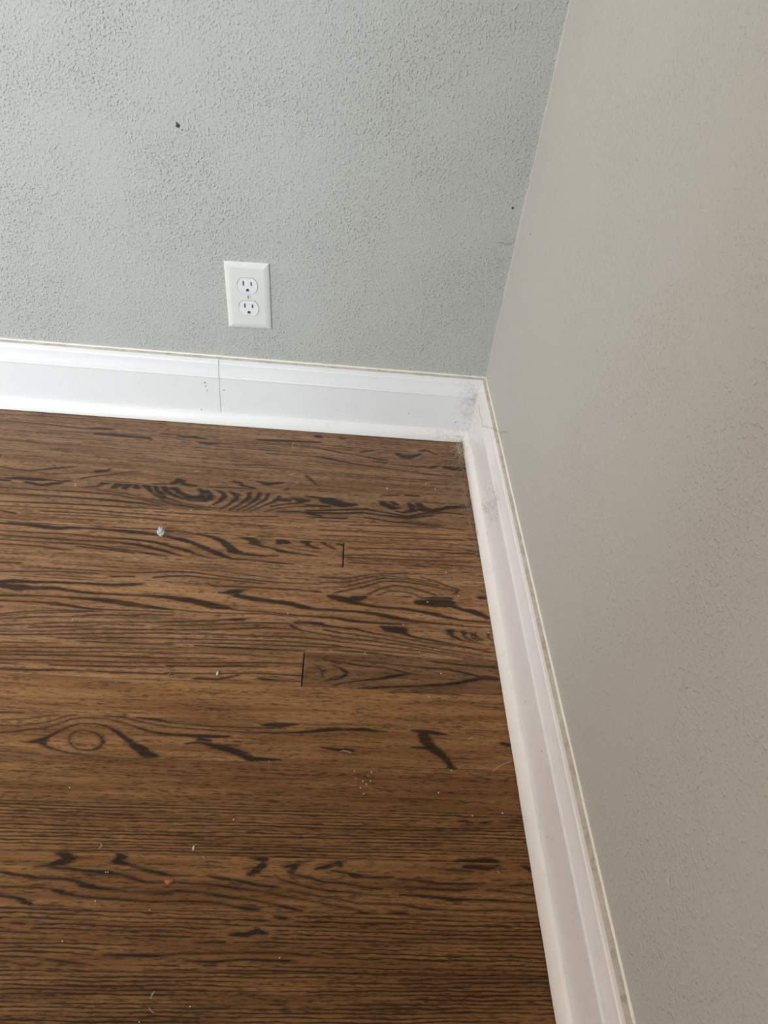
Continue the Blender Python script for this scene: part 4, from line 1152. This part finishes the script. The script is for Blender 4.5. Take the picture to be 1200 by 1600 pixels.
FIBRES = [[(-0.2344, -0.6679), (-0.2306, -0.6665), (-0.2252, -0.6675), (-0.2206, -0.669)],
          [(-0.0767, -0.645), (-0.0733, -0.6431), (-0.0695, -0.6416)],
          [(-0.0511, -0.6862), (-0.0436, -0.6802), (-0.0334, -0.6748), (-0.0251, -0.6719)],
          [(-0.4, -0.9181), (-0.3977, -0.915), (-0.4, -0.9206)],
          [(-0.3996, -0.9275), (-0.3973, -0.9299), (-0.3942, -0.9313)],
          [(-0.0614, -0.8003), (-0.0584, -0.8035)],
          [(-0.4914, -0.1589), (-0.4971, -0.163), (-0.4869, -0.1602)],
          [(-0.5391, -0.1396), (-0.5348, -0.1338), (-0.532, -0.1424)],
          [(-0.3341, -0.1505), (-0.3393, -0.1545), (-0.3288, -0.1481)],
          [(-0.3368, -0.06), (-0.3393, -0.072), (-0.3333, -0.0751)],
          [(-0.4819, -0.7833), (-0.4795, -0.7852), (-0.4825, -0.7885)],
          [(-0.4564, -0.5716), (-0.4541, -0.5675)],
          [(-0.3752, -0.7929), (-0.3727, -0.7955)]]
LOOSE_LABELS = ['tiny pale crumb well left of the dark corner knot on the floor',
    'tiny pale crumb slightly below and left of the dark corner knot on the floor',
    'tiny pale crumb slightly below and left of the wall corner on the floor',
    'tiny pale crumb just below and left of the ladder-like grain rings on the floor',
    'tiny pale crumb well above and left of the grey pellet on the floor',
    'tiny pale crumb well above the eye-shaped grain figure on the floor',
    'tiny pale crumb slightly above the lower butt joint on the floor',
    'tiny pale crumb well above and right of the comma-shaped dark grain mark on the floor',
    'tiny pale crumb slightly above and right of the comma-shaped dark grain mark on the floor',
    'tiny pale crumb just above and right of the comma-shaped dark grain mark on the floor',
    'tiny pale crumb well right of the comma-shaped dark grain mark on the floor',
    'tiny pale crumb slightly below and left of the comma-shaped dark grain mark on the floor',
    'tiny pale crumb slightly below and right of the comma-shaped dark grain mark on the floor',
    'tiny pale crumb well above the forked dark grain mark on the floor',
    'tiny pale crumb well above and right of the crumb cluster on the floor',
    'tiny pale crumb slightly above the forked dark grain mark on the floor',
    'tiny pale crumb slightly below the eye-shaped grain figure on the floor',
    'tiny pale crumb slightly below the forked dark grain mark on the floor',
    'tiny pale crumb just below and right of the forked dark grain mark on the floor',
    'tiny pale crumb well left of the amber crumb on the floor',
    'tiny pale crumb slightly below and left of the amber crumb on the floor',
    'tiny pale crumb slightly above and right of the pale sliver crumb on the floor',
    'tiny pale crumb slightly above and left of the right baseboard foot on the floor',
    'tiny pale crumb slightly left of the right baseboard foot on the floor',
    'tiny pale crumb low on the far left of the floor',
    'tiny pale crumb at the very bottom edge of the floor',
    'pale upright crumb alone on the second board from the bottom',
    'tiny pale crumb near the bottom edge beside two curled fibres',
    'tiny pale crumb slightly left of the amber crumb on the floor',
    'tiny pale crumb well left of the pale sliver crumb on the floor',
    'tiny pale crumb well right of the upper butt joint on the floor',
    'tiny pale crumb just below the upper butt joint on the floor',
    'tiny pale crumb slightly above and left of the forked dark grain mark on the floor',
    'tiny pale crumb well left of the crumb cluster on the floor']
CLUSTER_LABELS = ['uppermost crumb at the left of the small crumb cluster',
    'uppermost crumb at the right of the small crumb cluster',
    'middle crumb of the small cluster below the smooth board',
    'largest crumb in the middle of the small crumb cluster',
    'rightmost middle crumb of the small crumb cluster',
    'lower left crumb of the small crumb cluster',
    'lowest crumb of the small crumb cluster',
    'faint speck at the left side of the small crumb cluster',
    'faint speck inside the upper right of the small crumb cluster']
FIBRE_LABELS = ['short pale lint fibre slightly above and left of the crumb cluster on the floor',
    'short pale lint fibre just right of the forked dark grain mark on the floor',
    'short pale lint fibre slightly below and right of the forked dark grain mark',
    'upper of two curled lint fibres near the bottom left',
    'lower of two curled lint fibres near the bottom left',
    'short pale lint fibre slightly below and left of the right baseboard foot on the floor',
    'short pale lint fibre just above and left of the ladder-like grain rings on the floor',
    'short pale lint fibre slightly above and left of the ladder-like grain rings on the floor',
    'short pale lint fibre well right of the ladder-like grain rings on the floor',
    'short pale lint fibre well above and right of the ladder-like grain rings on the floor',
    'short pale lint fibre well above and left of the amber crumb on the floor',
    'short pale lint fibre slightly left of the pale oblong crumb on the floor',
    'short pale lint fibre just below and right of the pale sliver crumb on the floor']

M_NICK = plain('grey_nick', srgb(150, 148, 142), 0.8)
M_WEB_B = plain('baseboard_web', srgb(190, 180, 162), 0.95)
# grey pellet that throws a small shadow
pel = blob('putty_pellet', (-0.5183, -0.3190, 0.0), 0.0068, (0.85, 0.85, 1.0), 3.0, M_LINT, 0.38, 3)
tag(pel, 'grey crumpled putty pellet lying on the oak floor left of centre', 'pellet')
am = blob('amber_crumb', (-0.4040, -0.8197, 0.0), 0.0026, (1.5, 0.9, 0.6), 5.0, M_CRUMB_B, 0.4, 2)
tag(am, 'amber brown crumb lying on a dark grain line near the bottom left', 'crumb')
ob = blob('grain_crumb', (-0.3948, -0.5652, 0.0), 0.0024, (0.6, 1.3, 0.6), 8.0, M_CRUMB, 0.25, 2)
tag(ob, 'pale oblong crumb left of the short butt joint in the floor', 'crumb')
ob = blob('grain_crumb', (-0.3855, -0.7853, 0.0), 0.0020, (0.5, 1.4, 0.5), 9.0, M_CRUMB, 0.25, 2)
tag(ob, 'pale sliver-like crumb standing out on the closely lined dark board', 'crumb')
for i, (x, y, d) in enumerate(LOOSE):
    o = blob('floor_crumb', (x, y, 0.0), d * 0.00046, (1.0, 1.1, 0.8), 20.0 + i, M_CRUMB, 0.3, 1)
    tag(o, LOOSE_LABELS[i], 'crumb', 'loose crumbs scattered on the floor')
for i, (x, y, d) in enumerate(CLUSTER):
    o = blob('floor_crumb', (x, y, 0.0), d * 0.00046, (1.0, 1.1, 0.8), 70.0 + i, M_CRUMB, 0.3, 1)
    tag(o, CLUSTER_LABELS[i], 'crumb', 'cluster of crumbs')
for i, f in enumerate(FIBRES):
    bm = bmesh.new()
    pts = []
    for a, c in zip(f[:-1], f[1:]):
        for s in range(5):
            t = s / 5
            pts.append((a[0] + (c[0] - a[0]) * t, a[1] + (c[1] - a[1]) * t, 0.0006 + 0.0006 * abs(math.sin(len(pts) * 0.9))))
    pts.append((f[-1][0], f[-1][1], 0.0004))
    pts[0] = (pts[0][0], pts[0][1], 0.00025)
    tube(bm, pts, 0.00030, 5)
    o = obj_bm('lint_fibre', bm, M_FIBRE)
    tag(o, FIBRE_LABELS[i], 'fibre', 'lint fibres on the floor')


# ------------------------------------------------------------------ cobwebs and dust in the corner
def wander(a, b, n, amp, seed):
    a, b = Vector(a), Vector(b)
    out = []
    for i in range(n + 1):
        t = i / n
        q = a.lerp(b, t)
        w = math.sin(math.pi * t) * 0.7 + 0.3
        q += amp * w * Vector((mnoise.noise(Vector((t * 3.5, seed, 0.1))), mnoise.noise(Vector((t * 3.5, seed, 7.1))),
                               mnoise.noise(Vector((t * 3.5, seed, 13.1)))))
        out.append(q)
    return out


def clampz(pts, z0=0.0006):
    return [Vector((q.x, q.y, max(q.z, z0))) for q in pts]


def web(name, strands, mat, r):
    bm = bmesh.new()
    for s in strands:
        tube(bm, s, r * random.uniform(0.6, 1.2), 4)
    return obj_bm(name, bm, mat)


rs = random.Random(4)
strands = []
main = [(-0.030, -0.075, 0.012), (-0.031, -0.110, 0.014), (-0.034, -0.150, 0.010), (-0.033, -0.195, 0.008), (-0.029, -0.240, 0.006), (-0.026, -0.285, 0.002)]
for a, c in zip(main[:-1], main[1:]):
    for k in range(4):
        j = lambda p: (p[0] + rs.uniform(-0.007, 0.004), p[1] + rs.uniform(-0.012, 0.012), max(0.001, p[2] + rs.uniform(-0.006, 0.006)))
        strands.append(clampz(wander(j(a), j(c), 8, 0.008, rs.uniform(0, 99))))
for k in range(34):
    b = main[rs.randrange(1, 5)]
    e = (b[0] + rs.uniform(-0.062, 0.004), b[1] + rs.uniform(-0.05, 0.04), rs.uniform(0.0006, 0.006))
    strands.append(clampz(wander((b[0] + rs.uniform(-0.006, 0.004), b[1] + rs.uniform(-0.015, 0.015), b[2]), e, 9, 0.012, rs.uniform(0, 99))))
for k in range(10):
    y = rs.uniform(-0.36, -0.30)
    strands.append(clampz(wander((-0.0245, y, 0.003), (-0.0245 - rs.uniform(0.004, 0.022), y + rs.uniform(-0.02, 0.02), 0.001), 7, 0.008, rs.uniform(0, 99))))
o = web('floor_cobweb', strands, M_WEB, 0.00028)
tag(o, 'dusty brown cobweb strands hanging over the floor beside the right baseboard', 'cobweb', kind='stuff')

# beige dust clump in the toe of the corner
strands = []
for k in range(70):
    a = Vector((-0.031 + rs.gauss(0, 0.0035), -0.050 + rs.gauss(0, 0.010), abs(rs.gauss(0.004, 0.004))))
    b = a + Vector((rs.gauss(0, 0.006), rs.gauss(0, 0.009), rs.gauss(0, 0.005)))
    strands.append([Vector((min(q.x, -0.0246), q.y, max(0.0008, q.z))) for q in wander(a, b, 7, 0.006, rs.uniform(0, 99))])
o = web('dust_clump', strands, M_WEB_L, 0.00042)
tag(o, 'beige fuzzy dust clump at the foot of the wall corner', 'dust')

# web on the face of the right baseboard
strands = []
for k in range(52):
    t = rs.random()
    y = -0.235 - 0.075 * t + rs.gauss(0, 0.020)
    z = 0.03 + 0.075 * t + rs.gauss(0, 0.012)
    z = min(max(z, 0.024), 0.118)
    d = 0.0136 if z < 0.092 else 0.0146
    a = (-d, y, z)
    b = (-d - rs.uniform(0, 0.001), y + rs.gauss(0, 0.016), min(max(z + rs.gauss(0, 0.012), 0.024), 0.118))
    st = wander(a, b, 8, 0.006, rs.uniform(0, 99))
    strands.append([Vector((min(q.x, -d), q.y, q.z)) for q in st])
o = web('baseboard_cobweb', strands, M_WEB_B, 0.00017)
tag(o, 'grey cobweb smear across the face of the right baseboard near the corner', 'cobweb', kind='stuff')

# hair-like strand from the baseboard up on to the right wall
st = [(-0.0150, -0.055, 0.110), (-0.0150, -0.085, 0.106), (-0.0150, -0.120, 0.108), (-0.0120, -0.140, 0.121),
      (-0.0090, -0.160, 0.1325), (-0.0030, -0.185, 0.142), (-0.0012, -0.205, 0.158), (-0.0012, -0.227, 0.172)]
pts = []
for a, c in zip(st[:-1], st[1:]):
    pts += [Vector(a).lerp(Vector(c), i / 4) + Vector((-abs(rs.gauss(0, 0.0006)), rs.gauss(0, 0.0007), rs.gauss(0, 0.0007))) for i in range(4)]
bm = bmesh.new()
tube(bm, pts, 0.00030, 4)
o = obj_bm('hair_strand', bm, M_WEB)
tag(o, 'dark wispy hair stuck across the top of the right baseboard', 'hair')

# corner web where the two baseboards meet
strands = []
for k in range(26):
    t = rs.random()
    z = rs.uniform(0.028, 0.117)
    a = (-0.016 - rs.uniform(0, 0.03), -0.0150, z)
    b = (-0.0152, -0.016 - rs.uniform(0, 0.03), min(max(z + rs.gauss(0, 0.02), 0.026), 0.117))
    stw = wander(a, b, 8, 0.006, rs.uniform(0, 99))
    strands.append([Vector((min(q.x, -0.0150), min(q.y, -0.0150), q.z)) for q in stw])
o = web('corner_cobweb', strands, M_WEB_B, 0.00018)
tag(o, 'thin pale cobweb spun across the inner corner of the two baseboards', 'cobweb', kind='stuff')

# ------------------------------------------------------------------ marks on walls and trim
def mark(name, loc, r, seed, mat, parent, axis):
    bm = bmesh.new()
    bmesh.ops.create_icosphere(bm, subdivisions=2, radius=1.0)
    for v in bm.verts:
        n = 1 + 0.45 * mnoise.noise(v.co * 1.9 + Vector((seed, seed * 2, 0)))
        v.co *= n
        c = [v.co.x * r, v.co.y * r, v.co.z * r]
        c[axis] *= 0.22
        v.co = Vector(c)
    o = obj_bm(name, bm, mat, parent)
    o.location = loc
    return o


mark('nail_hole', (-0.5113, -0.0004, 0.4930), 0.0030, 1.0, M_MARK, wall_back, 1)
mark('nail_hole', (-0.5127, -0.0003, 0.4962), 0.0012, 2.0, M_MARK, wall_back, 1)
mark('dark_speck', (-0.5060, -0.0003, 0.4880), 0.0010, 3.0, M_MARK, wall_back, 1)
mark('dark_speck', (-0.0175, -0.0003, 0.4271), 0.0019, 4.0, M_MARK, wall_back, 1)
mark('dark_speck', (-0.0003, -0.0740, 0.4169), 0.0013, 5.0, M_MARK, wall_right, 0)
mark('plaster_chip', (-0.0003, -0.9060, 0.2549), 0.0026, 6.0, M_CHIP, wall_right, 0)
mark('plaster_chip', (-0.0003, -0.9035, 0.2585), 0.0018, 7.0, M_CHIP, wall_right, 0)
bm = bmesh.new()
tube(bm, [Vector(q) for q in ((-0.0300, -0.0006, 0.3735), (-0.0240, -0.0009, 0.3738), (-0.0165, -0.0008, 0.3722), (-0.0110, -0.0010, 0.3728), (-0.0067, -0.0012, 0.3742), (-0.0030, -0.0022, 0.3797))], 0.00045, 5)
obj_bm('web_thread', bm, plain('grey_web', srgb(150, 147, 138), 0.9), wall_back)
for i, (x, z, r) in enumerate(((-0.5087, 0.0248, 0.0011), (-0.1303, 0.0510, 0.0009), (-0.0409, 0.0386, 0.0013), (-0.4989, 0.0827, 0.0016), (-0.4954, 0.0671, 0.0012), (-0.4975, 0.0760, 0.0011), (-0.4660, 0.0700, 0.0010))):
    mark('paint_nick', (x, -0.0125, z), r, 30.0 + i, M_MARK if r < 0.0012 else M_NICK, bb, 1)
for i, (y, z, r) in enumerate(((-0.62, 0.050, 0.0010), (-0.70, 0.075, 0.0012), (-0.78, 0.04, 0.0009))):
    mark('paint_nick', (-0.0125, y, z), r, 40.0 + i, M_NICK, br, 0)
